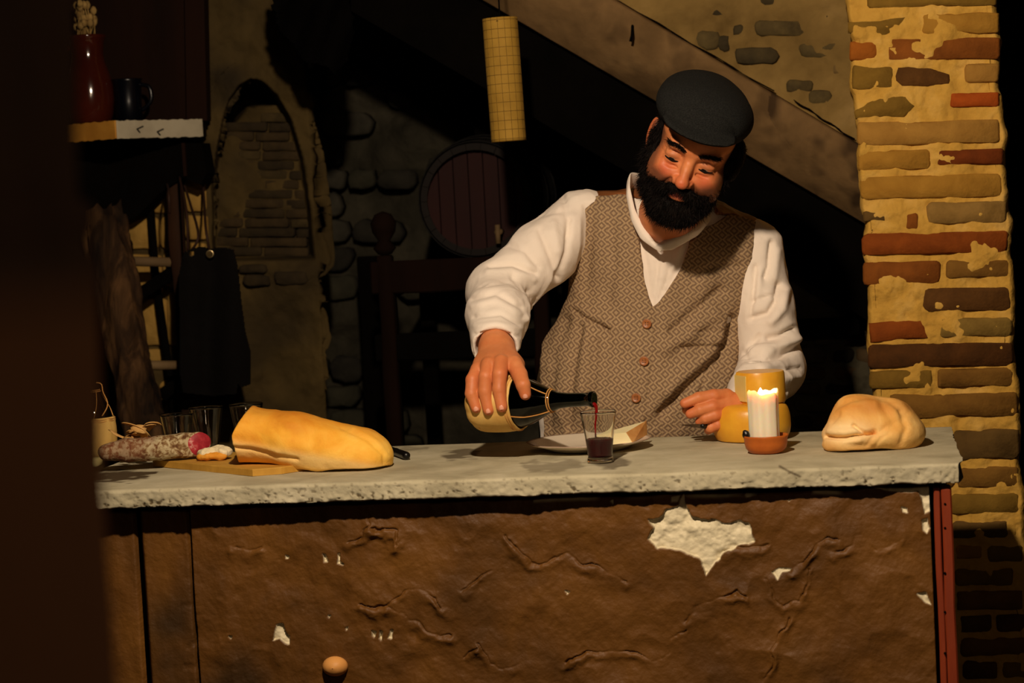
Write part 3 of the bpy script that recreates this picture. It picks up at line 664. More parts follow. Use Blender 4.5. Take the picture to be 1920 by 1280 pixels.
# round loaf
c = on(1636, 838); vol = Vol(c+[-.13, -.12, -.01], c+[.13, .13, .16], .003)
c1 = W(1636, 802, c[1]); vol.ell(W(1636, 810, c[1]), (.099, .088, .042), k=.02).ell(W(1616, 784, c[1]), (.062, .07, .044), k=.022).ell(W(1662, 786, c[1]), (.054, .065, .043), k=.022).ell(W(1600, 832, c[1]-.025), (.060, .055, .020), k=.008).ell(W(1690, 812, c[1]), (.040, .06, .036), k=.02)
vol.ell(W(1610, 757, c[1]+.01), (.035, .04, .018), k=.025)
plane_cut(vol, (0, 0, -1), (0, 0, ZC+.0015), .006)
RF = [([(1549, 818), (1562, 820), (1585, 821), (1612, 815), (1640, 807)], 3.2, -.015), ([(1600, 797), (1612, 806), (1628, 812), (1640, 808)], 3, -.010), ([(1550, 826), (1580, 830), (1612, 824)], 7, .006), ([(1556, 808), (1585, 810), (1605, 806)], 7, .005),
      ([(1565, 765), (1590, 752), (1625, 742), (1660, 745), (1700, 775)], 6, -.004), ([(1580, 772), (1600, 762), (1640, 758)], 10, .005), ([(1690, 770), (1700, 800), (1690, 830)], 6, -.004), ([(1655, 760), (1675, 790)], 9, -.004), ([(1560, 790), (1575, 775)], 5, -.004), ([(1640, 815), (1665, 800), (1690, 790)], 9, -.003), ([(1625, 835), (1640, 815), (1660, 800)], 3, -.002), ([(1640, 838), (1652, 822), (1668, 812)], 3, -.002)]
BREAD2 = pm('bread_crust_pale', [(.3, (210, 140, 58)), (.46, (230, 172, 88)), (.62, (242, 196, 118)), (.8, (248, 216, 150))], 9, 5, .7, (60, .25, .004), None, [('pale', (248, 222, 170)), ('toast', (196, 122, 50))], 0, .3, .5, (240, .25, .0015), sss=.05)
rl = sdf_obj(vol, 'bread_loaf', BREAD2, None, lambda V: .002*fbm(V, 20, 3, 15)+.004*fbm(V, 9, 2, 16), RF, 2,
   {'pale': lambda V: np.clip(np.exp(-((proj(V)[1]-812)/22)**2)*np.exp(-((proj(V)[0]-1585)/50)**2), 0, .7), 'toast': lambda V: np.clip(.5*np.exp(-((proj(V)[1]-762)/16)**2)+.3*fbm(V, 18, 3, 9)-.1, 0, .7)})
tag(rl, 'round knotted bread loaf with a folded crust seam at right end of worktop', 'bread')
# chopping board
BRD = pm('board_wood', [(.3, (176, 130, 48)), (.7, (206, 158, 68))], 12, 5, .6, (30, .3, .003), (.3, 3, 1), None, 0, .3)
a_ = on(287, 874); b_ = on(474, 893); e1 = (b_-a_); w_ = np.array([-e1[1], e1[0], 0]); w_ /= np.linalg.norm(w_); 
if w_[1] < 0: w_ = -w_
pts = [a_, b_, b_+e1/np.linalg.norm(e1)*.03+w_*.05, b_+e1/np.linalg.norm(e1)*.03+w_*.15, a_+w_*.17]
pts = [p+np.array([0, 0, .0145]) for p in pts]
v, f = prism(pts, (0, 0, -.014), .0015); tag(mesh_obj('chopping_board', v, [q_[::-1] for q_ in f], BRD, smooth_=False), 'small rectangular wooden chopping board under the cut end of long loaf', 'chopping board')
# bread chunk
CRUMB = pm('bread_crumb', [(.3, (226, 206, 160)), (.7, (242, 228, 190))], 30, 4, .95, (120, .8, .003))
c = W(402, 849, a_[1]-.045); vol = Vol(c-[.05, .04, .03], c+[.05, .05, .03], .0018)
vol.ell(c+[-.015, 0, -.001], (.022, .022, .0125), k=.004).ell(c+[.016, .004, .001], (.023, .022, .0135), k=.004).ell(c+[.002, .01, .003], (.02, .02, .013), k=.004)
def bc_fix(V): V = V.copy(); V[:, 2] = np.maximum(V[:, 2], ZC+.0155); return V
ch = sdf_obj(vol, 'bread_chunk', CRUMB, None, lambda V: .005*fbm(V, 45, 4, 5), None, 1, fix=bc_fix); tag(ch, 'small torn white bread chunk on the chopping board', 'bread')
vol = Vol(c-[.05, .04, .03], c+[.05, .05, .03], .0018); vol.ell(c+[-.014, -.015, -.006], (.022, .010, .0088), k=.006).ell(c+[.014, -.014, -.007], (.018, .009, .0078), k=.006)
sdf_obj(vol, 'crust', BREAD, ch, lambda V: .003*fbm(V, 55, 3, 9), None, 1, {'pale': lambda V: V[:, 0]*0, 'toast': lambda V: V[:, 0]*0+.5}, fix=bc_fix)
# salami
SAL = pm('salami_skin', [(.36, (92, 60, 36)), (.47, (132, 104, 68)), (.55, (176, 160, 124)), (.8, (206, 192, 158))], 95, 6, .85, (50, .6, .004), None, [('raw', (110, 56, 38))], 0, .2, .4)
SALC = pm('salami_cut', [(.45, (148, 34, 44)), (.6, (172, 50, 58)), (.72, (206, 150, 140))], 60, 3, .5, (80, .3, .002))
sp = [W(200, 848, 4.50), W(240, 844, 4.51), W(300, 839, 4.53), W(345, 835, 4.55), W(372, 832, 4.56)]
for p, r in zip(sp, (.020, .024, .025, .026, .027)): p[2] = max(p[2], ZC+r*.96)
vol = Vol(np.min(sp, 0)-.05, np.max(sp, 0)+.05, .0025); vol.chain(sp, [.018, .024, .025, .026, .0262], k=.008)
nC = np.array([.62, -.78, .05]); pC = sp[4]+[.004, -.004, 0]; plane_cut(vol, nC, pC, .002)
sal = sdf_obj(vol, 'salami', SAL, None, lambda V: .0016*fbm(V, 35, 3, 7), None, 1, {'raw': lambda V: np.clip((W(290, 840, 4.5)[0]-V[:, 0])/.04+.4*fbm(V, 40, 3, 3), 0, .5)})
tag(sal, 'white moulded salami cut open to a red end behind the chopping board', 'salami')
v, f = lathe([(0, .003), (.012, .0028), (.022, .001), (.0258, -.002)], pC+nC*.0005, nC, 32, lambda t, h: 1+.03*np.sin(3*t)+.02*np.sin(5*t)); v = v+0; mesh_obj('cut_face', v, f, SALC, sal)
sal.children[0]['label'] = 'red cut face of the salami'
# dry husk
HUSK = pm('dry_husk', [(.3, (176, 126, 66)), (.7, (214, 174, 108))], 20, 4, .8, (50, .4, .002), None, None, 0, .2)
parts = []; r = np.random.RandomState(8); hc = W(256, 806, 4.60)
for k in range(15):
    a0 = hc+np.array([r.uniform(-.038, .038), r.uniform(-.03, .02), r.uniform(-.03, .008)]); th = r.uniform(0, 6.28); l = r.uniform(.035, .065); d = np.array([math.cos(th), math.sin(th)*.6, r.uniform(-.2, .5)])
    pts = [a0+d*l*(t-.5)+np.array([0, 0, .012*math.sin(t*3.1+k)])+np.array([.004*math.sin(7*t+k), .003*math.cos(5*t+k), 0]) for t in np.linspace(0, 1, 9)]
    wv = np.cross(d, [0, .3, 1]); wv /= np.linalg.norm(wv); ww = r.uniform(.010, .022)
    V = []; Fs = []
    for q_, p in enumerate(pts):
        s_ = ww*math.sin(math.pi*(q_+.7)/9.4)
        for j in range(4): 
            aa = (j-1.5)/1.5; V.append(p+wv*s_*aa+np.array([0, 0, -.3*s_*aa*aa])); 
    for q_ in range(8):
        for j in range(3): Fs.append((q_*4+j, q_*4+j+1, (q_+1)*4+j+1, (q_+1)*4+j))
    parts.append((V, Fs))
v, f = join(parts); v[:, 2] = np.maximum(v[:, 2], ZC+.001); o = mesh_obj('dry_husk', v, f, HUSK); m_ = o.modifiers.new('t', 'SOLIDIFY'); m_.thickness = .0008
tag(o, 'crumpled dry straw coloured husk lying between salami and straw flask', 'husk')
# knife behind the long loaf
KH = pm('black_handle', [(0, (8, 7, 6))], rough=.35, spec=.5); STEEL = pm('steel', [(.3, (120, 116, 108)), (.7, (150, 146, 138))], 30, 3, .25, metal=1)
k1 = on(762, 862)+[0, 0, .009]; k0 = on(716, 846)+[0, 0, .010]; d = (k0-k1)/np.linalg.norm(k0-k1)
kn = thing('knife', 'black handled kitchen knife poking out behind the right end of long loaf', 'knife', k1-[0, 0, .009])
vol = Vol(np.minimum(k0, k1)-.03, np.maximum(k0, k1)+.03, .0015); vol.chain([k1, k1*.6+k0*.4, k0], [.0088, .0078, .0085], k=.004); sdf_obj(vol, 'handle', KH, kn)
sd = np.cross(d, [0, 0, 1.0]); sd /= np.linalg.norm(sd)
v, f = prism([k0+sd*.008, k0+d*.10+sd*.007, k0+d*.125-sd*.004, k0+d*.10-sd*.008, k0-sd*.008], (0, 0, -.002)); mesh_obj('blade', v-[0, 0, .004], f, STEEL, kn, smooth_=False)

# glasses
GL = glass('clear_glass', (.96, .97, .95)); GLD = glass('bottle_glass', (.03, .05, .03), .03); WINE = pm('red_wine', [(0, (58, 0, 6))], rough=.3, spec=.05)
WINES = pm('wine_stream', [(0, (120, 10, 12))], rough=.08, spec=.5, sss=.2)
def tumbler(c, rb, rt, hh, name='glass_tumbler', seg=40):
    out = [(0, .0), (rb*.9, 0), (rb, .002), (rb*.97, .006), (rb*.92, .012)]+[(rb*.92+(rt-rb*.92)*((t)**1.25), .012+(hh-.012)*t) for t in np.linspace(.08, .97, 12)]+[(rt, hh-.001), (rt-.001, hh)]
    inn = [(rt-.0022, hh-.002)]+[(rb*.92+(rt-rb*.92)*((t)**1.25)-.0022, .012+(hh-.012)*t) for t in np.linspace(.95, .03, 12)]+[(rb*.75, .0105), (0, .0095)]
    return lathe(out+inn, c, (0, 0, 1), seg)
cg = on(1126, 866); g = thing('wine_glass', 'clear flared wine tumbler being filled with red wine in front of plate', 'glass', cg)
v, f = tumbler(cg+[0, 0, .0006], .0265, .0365, .101); mesh_obj('bowl', v, f, GL, g)
lev = .047; rl_ = lambda z: .0265*.92+(.0365-.0265*.92)*(max(z-.012, 0)/.089)**1.25-.0014
v, f = lathe([(0, .0112)]+[(rl_(z), z) for z in np.linspace(.0125, lev, 10)]+[(rl_(lev)*.7, lev-.0002), (0, lev-.0004)], cg, (0, 0, 1), 40); o = mesh_obj('wine', v, f, WINE, g); o['label'] = 'dark red wine in the lower half'
bub = []
for k in range(26):
    t = r.uniform(0, 6.28); rr = rl_(lev)*r.uniform(.5, .93); s_ = r.uniform(.0008, .0018); v, f = lathe([(0, -s_), (s_*.8, -s_*.5), (s_, 0), (s_*.7, s_*.6), (0, s_)], cg+[rr*math.cos(t), rr*math.sin(t), lev], (0, 0, 1), 8); bub.append((v, f))
v, f = join(bub); o = mesh_obj('foam', v, f, WINES, g); o['kind'] = 'stuff'
for (bx, by, hh, lab) in ((334, 4.70, .098, 'empty clear tumbler between the leaning timber and salami, leftmost of three'), (390, 4.73, .108, 'empty clear tumbler below the hanging black apron, middle of three'), (466, 4.75, .110, 'empty clear tumbler rising behind the cut end of the long loaf')):
    c = np.array([W(bx, 838, by)[0], by, ZC]); v, f = tumbler(c+[0, 0, .0006], .026, .0375, hh); tag(mesh_obj('glass_tumbler', v, f, GL), lab, 'glass', 'empty tumblers at the back of the worktop')

# plate and cheese wedge
PORC = pm('porcelain', [(.3, (214, 200, 178)), (.7, (226, 214, 194))], 8, 3, .22, spec=.5, attr=[('rim', (120, 66, 40))])
cp = on(1104, 842)
pf = [(0, .003), (.045, .0035), (.058, .0050), (.085, .0105), (.122, .0190), (.128, .0205), (.1295, .0195), (.126, .017), (.1, .010), (.085, .0035), (.075, 0), (.06, .001), (0, .001)]
v, f = lathe(pf, cp+[0, 0, .0006], (0, 0, 1), 72, lambda t, h: 1+.012*np.cos(8*t)*(h > .012)); rr = np.hypot(v[:, 0]-cp[0], v[:, 1]-cp[1])
tag(mesh_obj('plate', v, f, PORC, attrs={'rim': ((rr > .1265) & (v[:, 2] > cp[2]+.018))*.6}), 'white porcelain plate holding a cheese wedge behind the filling glass', 'plate')
CHZ = pm('pale_cheese', [(.3, (226, 206, 132)), (.7, (238, 222, 156))], 12, 3, .5, (40, .2, .002), sss=.15); RIND = pm('cheese_rind', [(.35, (214, 146, 38)), (.6, (230, 172, 50)), (.8, (236, 186, 70))], 9, 5, .35, (40, .15, .003), spec=.45, sss=.05)
CHZ2 = pm('young_cheese', [(.3, (228, 214, 164)), (.7, (238, 226, 182))], 12, 3, .5, (40, .2, .002), sss=.15); RIND2 = pm('tan_rind', [(.35, (186, 126, 66)), (.6, (206, 154, 92)), (.8, (220, 178, 120))], 30, 5, .5, (40, .2, .003))
zt = cp[2]
T_ = np.array(W(1117, 815, cp[1]-.01)); T_[2] = max(T_[2], zt+.03); A_ = W(1211, 789, cp[1]+.05); B_ = W(1174, 811, cp[1]-.025)
low = lambda p, h: np.array([p[0]+(.012 if h in (.014, .0135) else 0.0), p[1], min(zt+h, p[2]-.012)])
ch = thing('cheese_wedge', 'pale triangular cheese wedge with orange rind on the plate', 'cheese', (A_[0]-.04, cp[1], zt+.005))
V = [T_, A_, B_, low(T_, .007), low(A_, .02), low(B_, .014)]
Fs = [(0, 2, 1), (3, 4, 5), (0, 3, 5, 2), (0, 1, 4, 3), (1, 2, 5, 4)]; mesh_obj('paste', V, Fs, CHZ2, ch, smooth_=False)
n_ = np.array([.006, -.001, .0]); ins = lambda p, q_: p
n_ = np.cross(A_-B_, low(B_, .0135)-B_); n_ = n_/np.linalg.norm(n_); n_ = (n_ if n_[1] < 0 else -n_)*.004; V2 = [A_+[0, 0, .0006], B_+[0, 0, .0006], low(B_, .0135), low(A_, .0195)]; v, f = prism([p+n_*.5 for p in V2], -n_); mesh_obj('rind', v, f, RIND2, ch, smooth_=False)

# cheese wheels
cw = on(1411, 823); RW = .082
prw = [(0, 0), (RW*.8, 0), (RW*.93, .006), (RW*.995, .022), (RW, .036), (RW*.985, .052), (RW*.93, .066), (RW*.82, .074), (RW*.6, .0765), (0, .077)]
pw = [tuple(p) for p in spline(prw, 30)]; pw[0] = (0, 0); pw[-1] = (0, .077)
v, f = lathe(pw, cw+[0, 0, .0005], (0, 0, 1), 72, lambda t, h: 1+.006*np.sin(3*t+1)); v = v+.0008*fbm(v, 20, 2, 3)[:, None]*np.array([1, 1, 0.]); tag(mesh_obj('round_cheese', v, f, RIND), 'round yellow cheese wheel under the cut cheese, beside the candle', 'cheese')
ch2 = W(1426, 760, cw[1]+.004); ch2[2] = cw[2]+.0772; R2 = .0535
ang = np.linspace(math.radians(-118), math.radians(150), 40); ring_ = [(R2*math.cos(t), R2*math.sin(t)) for t in ang]
cut2 = [np.array([ch2[0]+x*1.0, ch2[1]+y, 0]) for x, y in ring_]
apex = np.array([ch2[0]-.050, ch2[1]-.008, 0])
ol = cut2+[apex]; H2 = .066
V = []; lv = [(0, .94), (.004, .985), (.02, 1.0), (.045, 1.0), (H2-.006, .985), (H2-.001, .95)]
cen = np.array([ch2[0]+.004, ch2[1], 0])
for z, s_ in lv:
    for p in ol: V.append(cen+(p-cen)*s_+[0, 0, ch2[2]+z])
n = len(ol); Fs = [tuple(range(n))[::-1], tuple((len(lv)-1)*n+k for k in range(n))]
for a1 in range(len(lv)-1):
    for k in range(n): Fs.append((a1*n+k, a1*n+(k+1) % n, (a1+1)*n+(k+1) % n, (a1+1)*n+k))
hw = mesh_obj('cut_cheese', V, Fs, RIND); autosmooth(hw, 35); tag(hw, 'cut piece of yellow cheese stacked on the round cheese wheel', 'cheese')
PASTE = pm('cheese_paste', [(.3, (214, 186, 108)), (.7, (226, 200, 126))], 14, 3, .5, sss=.1)
for (p0_, p1_) in ((cut2[-1], apex), (apex, cut2[0])):
    m0 = cen+(p0_-cen)*1.004; m1 = cen+(p1_-cen)*1.004; 
    q4 = [m0*[1, 1, 0]+[0, 0, ch2[2]+.004], m1*[1, 1, 0]+[0, 0, ch2[2]+.004], m1*[1, 1, 0]+[0, 0, ch2[2]+H2-.005], m0*[1, 1, 0]+[0, 0, ch2[2]+H2-.005]]
    c4 = np.mean(q4, 0); q4 = [c4+(p-c4)*.94 for p in q4]; nn = np.cross(q4[1]-q4[0], q4[3]-q4[0]); nn /= np.linalg.norm(nn); 
    if nn@(c4-[cen[0], cen[1], c4[2]]) < 0: nn = -nn
    v, f = prism([p+nn*.0015 for p in q4], -nn*.003); mesh_obj('cut_face', v, f, PASTE, hw, smooth_=False)
for c_ in hw.children: c_['label'] = 'paler cut face'

# candle in its dish
TERR = pm('terracotta', [(.3, (166, 82, 24)), (.7, (194, 104, 36))], 20, 4, .45, (50, .3, .002), spec=.4)
cs = on(1437, 849); v, f = lathe([(0, 0), (.028, 0), (.034, .003), (.040, .010), (.0425, .02), (.0432, .030), (.0455, .034), (.0448, .0365), (.0415, .0355), (.039, .028), (.036, .012), (.03, .0075), (0, .007)], cs+[0, 0, .0005], (0, 0, 1), 56)
tag(mesh_obj('saucer', v, f, TERR), 'small glazed terracotta dish holding the lit candle', 'dish')
WAX = pm('candle_wax', [(.3, (226, 214, 186)), (.7, (240, 230, 206))], 10, 3, .45, (30, .2, .003), (1, 1, .25), sss=.7, spec=.4)
WAX.node_tree.nodes['Principled BSDF'].inputs['Subsurface Radius'].default_value = (.03, .015, .006)
cc = cs+[-.002, 0, .0075]; HC = .116; RC = .0305
def candle(V):
    return V
nr = 64; t = np.linspace(0, 2*math.pi, nr, endpoint=False); V = []
top_ = HC+.004*np.sin(2*t+.6)+.002*np.sin(5*t)+.001*np.sin(9*t+1)
rad = RC*(1+.03*np.sin(6*t)+.02*np.sin(11*t+2))
for fz, fr_ in [(0, .9), (.01, 1.0), (.2, .98), (.4, .97), (.6, .97), (.8, .99), (.93, 1.0), (.985, .99), (1.0, .95), (.985, .88), (.95, .80), (.915, .6), (.905, .3), (.905, .02)]:
    V.append(np.stack([cc[0]+rad*fr_*np.cos(t), cc[1]+rad*fr_*np.sin(t), cc[2]+(top_ if fz > .9 else np.full(nr, HC))*fz], 1))
V = np.concatenate(V); Fs = [tuple(range(nr))[::-1]]
for a1 in range(13):
    for k in range(nr): Fs.append((a1*nr+k, a1*nr+(k+1) % nr, (a1+1)*nr+(k+1) % nr, (a1+1)*nr+k))
Fs.append(tuple(13*nr+k for k in range(nr)))
cn = thing('candle', 'thick cream pillar candle burning with a hollow ragged top', 'candle', cc)
mesh_obj('wax', V, Fs, WAX, cn)
zw = cc[2]+HC*.905
v, f = tube([cc*[1, 1, 0]+[-.004, -.003, zw-.001], cc*[1, 1, 0]+[-.005, -.004, zw+.008], cc*[1, 1, 0]+[-.003, -.004, zw+.012]], .0011, 6); mesh_obj('wick', v, f, BLACKW, cn)
FLM = bpy.data.materials.new('flame'); FLM.use_nodes = True; nt = FLM.node_tree; nt.nodes.remove(nt.nodes['Principled BSDF']); em = nt.nodes.new('ShaderNodeEmission'); em.inputs[0].default_value = (1, .84, .55, 1); em.inputs[1].default_value = 14; nt.links.new(em.outputs[0], nt.nodes['Material Output'].inputs[0])
fc = cc*[1, 1, 0]+[-.004, -.004, zw+.003]; v, f = lathe([(0, 0), (.004, .002), (.0058, .005), (.0045, .009), (.002, .013), (0, .016)], fc, (0, 0, 1), 16); mesh_obj('flame', v, f, FLM, cn)
lamp('candle_light', tuple(fc+[0, 0, .014]), .30, (1, .74, .42), .008)
vol = Vol(W(1399, 815, cs[1]-.03)-.015, W(1399, 815, cs[1]-.03)+.015, .001); bl = W(1399, 815, cs[1]-.012); vol = Vol(bl-.016, bl+.016, .001); vol.ell(bl, (.0075, .0075, .0085), k=.002).ell(bl+[-.002, 0, .006], (.005, .005, .004), k=.002)
ob = sdf_obj(vol, 'dried_olive', KH, None, lambda V: .0006*fbm(V, 200, 2, 3)); tag(ob, 'small black wrinkled lump on the left rim of candle dish', 'olive')

# ---- flask parts
STRAW = pm('straw', [(.3, (188, 140, 66)), (.55, (212, 172, 96)), (.8, (226, 194, 124))], 8, 4, .65, (30, .3, .003), (1, 1, 1), None, 0, .3, .3, (150, .4, .001)); CORD = pm('raffia_cord', [(.3, (176, 120, 56)), (.7, (200, 146, 80))], 60, 3, .8)
def flask(name, label, base, axis, scale=1.0, up=(0, 0, 1), group=None, mouth_r=.0135, wine=True):
    R = frame(axis, up); base = np.array(base, float); X = lambda p: base+(np.asarray(p, float)*scale)@R.T
    t_ = thing(name, label, 'bottle', base, group)
    pr = [(.0, .012), (.035, .012), (.046, .02), (.0535, .045), (.055, .075), (.053, .105), (.046, .130), (.034, .155), (.0225, .178), (.0165, .195), (.0145, .215), (.0138, .245), (.0135, .262), (.0158, .2635), (.0165, .268), (.0158, .272), (.0125, .2725)]
    pr = [(a*scale, b*scale) for a, b in pr]; inn = [((a-.002*scale), b) for a, b in pr[2:-1]][::-1]+[(0, .02*scale)]
    v, f = lathe(pr+inn, base, axis, 44); 
    m = mesh_obj('glass', v, f, GLD, t_); m['label'] = 'dark green glass'
    # straw jacket of overlapping bands
    def wob(t, h): return 1+(.028+.05*max(0, 1-h/(.05*scale)))*np.abs(np.sin(4.5*t+.4))**.7
    ps = [(.0, .001), (.03, .0), (.043, .004), (.053, .018), (.0575, .04), (.0585, .07), (.0572, .09), (.055, .105), (.0535, .1065)]
    ps = [(a*scale, b*scale) for a, b in spline(np.array(ps), 22)]; ps[0] = (0, ps[0][1])
    v, f = lathe(ps, base, axis, 88, wob); v = v+.0008*fbm(v, 60, 2, 4)[:, None]*0; o = mesh_obj('straw_jacket', v, f, STRAW, t_); m_ = o.modifiers.new('t', 'SOLIDIFY'); m_.thickness = .001; m_.offset = 1
    for hh in (.026, .098, .103):
        tt = np.linspace(0, 2*math.pi, 60); rr = (np.interp(hh, [0, .02, .04, .07, .105], [.03, .054, .0585, .0595, .0565]))*(1+.028*np.abs(np.sin(5.5*tt+.4)))
        v, f = tube(X(np.stack([rr*np.cos(tt), rr*np.sin(tt), np.full(60, hh)+.001*np.sin(tt*7)], 1)), .0013*scale, 6, False); mesh_obj('binding', v, f, CORD, o)
    cds = []
    for hh in (.176, .180):
        tt = np.linspace(0, 2*math.pi, 30); rr = .0242 if hh < .18 else .0222; cds.append(tube(X(np.stack([rr*np.cos(tt), rr*np.sin(tt), np.full(30, hh)], 1)), .0014*scale, 6, False))
    for a0 in (.35, 2.0, 3.6, 5.2):
        hs = np.linspace(.104, .178, 9); rr = np.interp(hs, [.105, .13, .155, .178], [.0545, .0478, .0358, .0245]); aa = a0+.5*(hs-.104)/.074
        cds.append(tube(X(np.stack([rr*np.cos(aa), rr*np.sin(aa), hs], 1)), .0013*scale, 6))
    v, f = join(cds); mesh_obj('cord', v, f, CORD, t_)
    return t_, X
flp = on(179, 857); fl_, Xf = flask('straw_flask', 'upright dark flask in a straw jacket beside the salami, half hidden by the post', flp, (0, 0, 1), .84)
v, f = tube(spline([W(160, 722, flp[1]-.0), W(172, 718, flp[1]-.0), W(189, 719, flp[1]), W(193, 735, flp[1]-.01), W(201, 752, flp[1]-.02), W(200, 765, flp[1]-.03), W(191, 780, flp[1]-.035)], 20), .0014, 6); mesh_obj('handle_cord', v, f, CORD, fl_)
cw_ = on(178, 874); v, f = box(cw_-[.03, .02, 0], cw_+[.012, .02, .018], .003, .001); tag(mesh_obj('cheese_offcut', v, f, CHZ), 'small pale cheese offcut at the foot of straw flask, left of salami', 'cheese')
# flask in the hand: axis to the right, almost level
fb_ = W(889, 756, 4.505); fm_ = W(1114, 748, 4.42); ax_ = (fm_-fb_)/np.linalg.norm(fm_-fb_); scl = np.linalg.norm(fm_-fb_)/.272
fl2, X2 = flask('straw_flask', 'straw jacketed wine flask held level and pouring into the glass', fb_, ax_, scl)
print('flask scale', scl)
# wine inside neck and the stream
mo = X2([0, 0, .272]); st_ = [mo+[-.004, 0, -.010], mo+[.003, 0, -.016], mo+[.0025, 0, -.035], mo*[1, 1, 0]+[.001, .0, (mo[2]+cg[2]+lev)/2]*np.array([1, 1, 1]), np.array([mo[0]-.001, (mo[1]), cg[2]+lev])]
st_[3] = np.array([mo[0]-.0005, mo[1], (mo[2]-.03+cg[2]+lev)/2])
v, f = tube(spline(st_, 26), np.interp(np.linspace(0, 1, 26), [0, .12, .3, .6, 1], [.0050, .0055, .0034, .0020, .0018]), 10); tag(mesh_obj('wine_stream', v, f, WINES), 'thin stream of red wine falling from the flask into glass', 'wine')
print('mouth', mo, 'glass', cg)

# ================================================================== BACKGROUND THINGS, LEFT
YELW = pm('yellow_board', [(.3, (160, 108, 36)), (.7, (190, 136, 52))], 12, 4, .7, (30, .3, .003)); WHB = pm('white_shelf_edge', [(.3, (156, 146, 124)), (.7, (180, 170, 146))], 10, 4, .7, (40, .3, .003), None, [('ink', (16, 12, 10))])
BRW = pm('brown_board', [(.3, (20, 10, 5)), (.7, (34, 17, 9))], 6, 5, .8, (20, .4, .004), (1, 1, .12), spec=.08)
ysl, ysc, ysr = 5.72, 5.62, 5.86
sh = thing('corner_shelf', 'wooden corner shelf with yellow and white edge carrying the jug', 'shelf', W(250, 262, 5.85))
a0, a1, a2 = W(120, 240, ysl), W(217, 226, ysc), W(378, 232, ysr); zt = a1[2]; th_ = a1[2]-W(217, 260, ysc)[2]
P4 = [np.array([a0[0]-.1, ysl+.05, zt]), np.array([a1[0], a1[1], zt]), np.array([a2[0], a2[1], zt]), np.array([a2[0]-.02, 5.97, zt]), np.array([a0[0]-.1, 5.97, zt])]
v, f = prism([p-[0, 0, .003] for p in P4], (0, 0, -th_+.006), 0); mesh_obj('board', v, [q_[::-1] for q_ in f], BRW, sh, smooth_=False)
def edge_strip(p, q_, mat, nm, ink=False):
    d = q_-p; n = np.array([d[1], -d[0], 0]); n /= np.linalg.norm(n); n = n if n[1] < 0 else -n
    def fn(u, w): return p+u[:, None]*d+n*.004+np.stack([u*0, u*0, -w*th_+.0015*fbm(np.stack([u*4, w*.3, u*0], 1), 6, 2, 3)], 1)
    V, Q = grid(fn, 260, 50); x_, y_ = proj(V)
    at = {}
    if ink:
        d_ = np.minimum(line_dist(x_, y_, [(268, 237), (257, 242), (262, 248)]), line_dist(x_, y_, [(306, 242), (295, 247), (300, 253)])); at = {'ink': (d_ < 1.5)*1.0}
    o = mesh_obj(nm, V, Q, mat, sh, attrs=at); m_ = o.modifiers.new('t', 'SOLIDIFY'); m_.thickness = .006; m_.offset = 1; return o
edge_strip(P4[0], P4[1], YELW, 'edge_strip')['label'] = 'yellow front edge'; edge_strip(P4[1], P4[2], WHB, 'edge_strip', True)['label'] = 'white front edge with two small arrow marks'
# cabinet boards above and below the shelf
v, f = prism([W(x, y, 5.92) for x, y in [(100, -60), (380, -60), (386, 226), (100, 236)]], (0, .05, 0)); cbx = thing('wall_cupboard', 'dark brown wooden cupboard boards behind and under the corner shelf', 'cupboard', W(250, 400, 5.88)); mesh_obj('back_board', v, f, BRW, cbx, smooth_=False)
v, f = prism([W(x, y, 5.89) for x, y in [(345, -60), (381, -60), (388, 226), (350, 226)]], (0, .03, 0)); mesh_obj('stile', v, f, BRW, cbx, smooth_=False)
v, f = prism([W(x, y, 5.86) for x, y in [(110, 266), (378, 268), (388, 325), (376, 346), (343, 333), (300, 362), (258, 404), (200, 430), (110, 430)]], (0, .08, 0)); mesh_obj('bracket_board', v, f, BLACKW, cbx, smooth_=False)
v, f = prism([W(x, y, 5.85) for x, y in [(340, 268), (346, 268), (350, 330), (344, 330)]], (0, .01, 0)); mesh_obj('batten', v, f, BRW, cbx, smooth_=False)
# jug
GLZ = pm('brown_glaze', [(.3, (48, 14, 7)), (.7, (64, 22, 10))], 8, 3, .12, coat=.7, spec=.5)
jb = W(172, 228, 5.78); jb[2] = zt; s_ = 1/ (FPX/5.78)
v, f = lathe([(a*s_, b*s_) for a, b in [(0, 0), (36, 0), (40, 6), (44, 20), (47, 45), (46, 75), (40, 100), (33, 120), (31, 135), (33, 152), (35, 164), (38, 168), (37, 172), (33, 171), (30, 160), (28, 135), (30, 100), (30, 30), (0, 10)]], jb, (0, 0, 1), 48)
jg = mesh_obj('brown_jug', v, f, GLZ); tag(jg, 'glossy brown glazed jug standing on the corner shelf', 'jug')
rim_z = 172*s_
v, f = tube(spline([jb+[-34*s_, 0, 150*s_], jb+[-58*s_, 0, 140*s_], jb+[-66*s_, 0, 100*s_], jb+[-46*s_, 0, 60*s_]], 16), 6*s_, 8); mesh_obj('handle', v, f, GLZ, jg)
DRY = pm('dried_flowers', [(.3, (110, 84, 44)), (.7, (168, 138, 80))], 30, 4, .9)
parts = []; r = np.random.RandomState(4)
for k in range(34):
    a0 = jb+[r.uniform(-18, 18)*s_, r.uniform(-18, 18)*s_, 150*s_]; th = r.uniform(0, 6.28); sp_ = r.uniform(4, 26)*s_; tp = jb+[sp_*math.cos(th), sp_*math.sin(th), r.uniform(185, 232)*s_]
    parts.append(tube([a0, (a0+tp)/2+[0, 0, .005], tp], .0018, 5)); v, f = lathe([(0, -.012), (.008, -.006), (.0105, .002), (.006, .01), (0, .013)], tp, tp-a0, 7, lambda t, h: 1+.25*np.sin(3*t)); parts.append((v, f))
v, f = join(parts); tag(mesh_obj('dried_flowers', v, f, DRY), 'pale dried flower bunch standing in the neck of the brown jug', 'flowers')
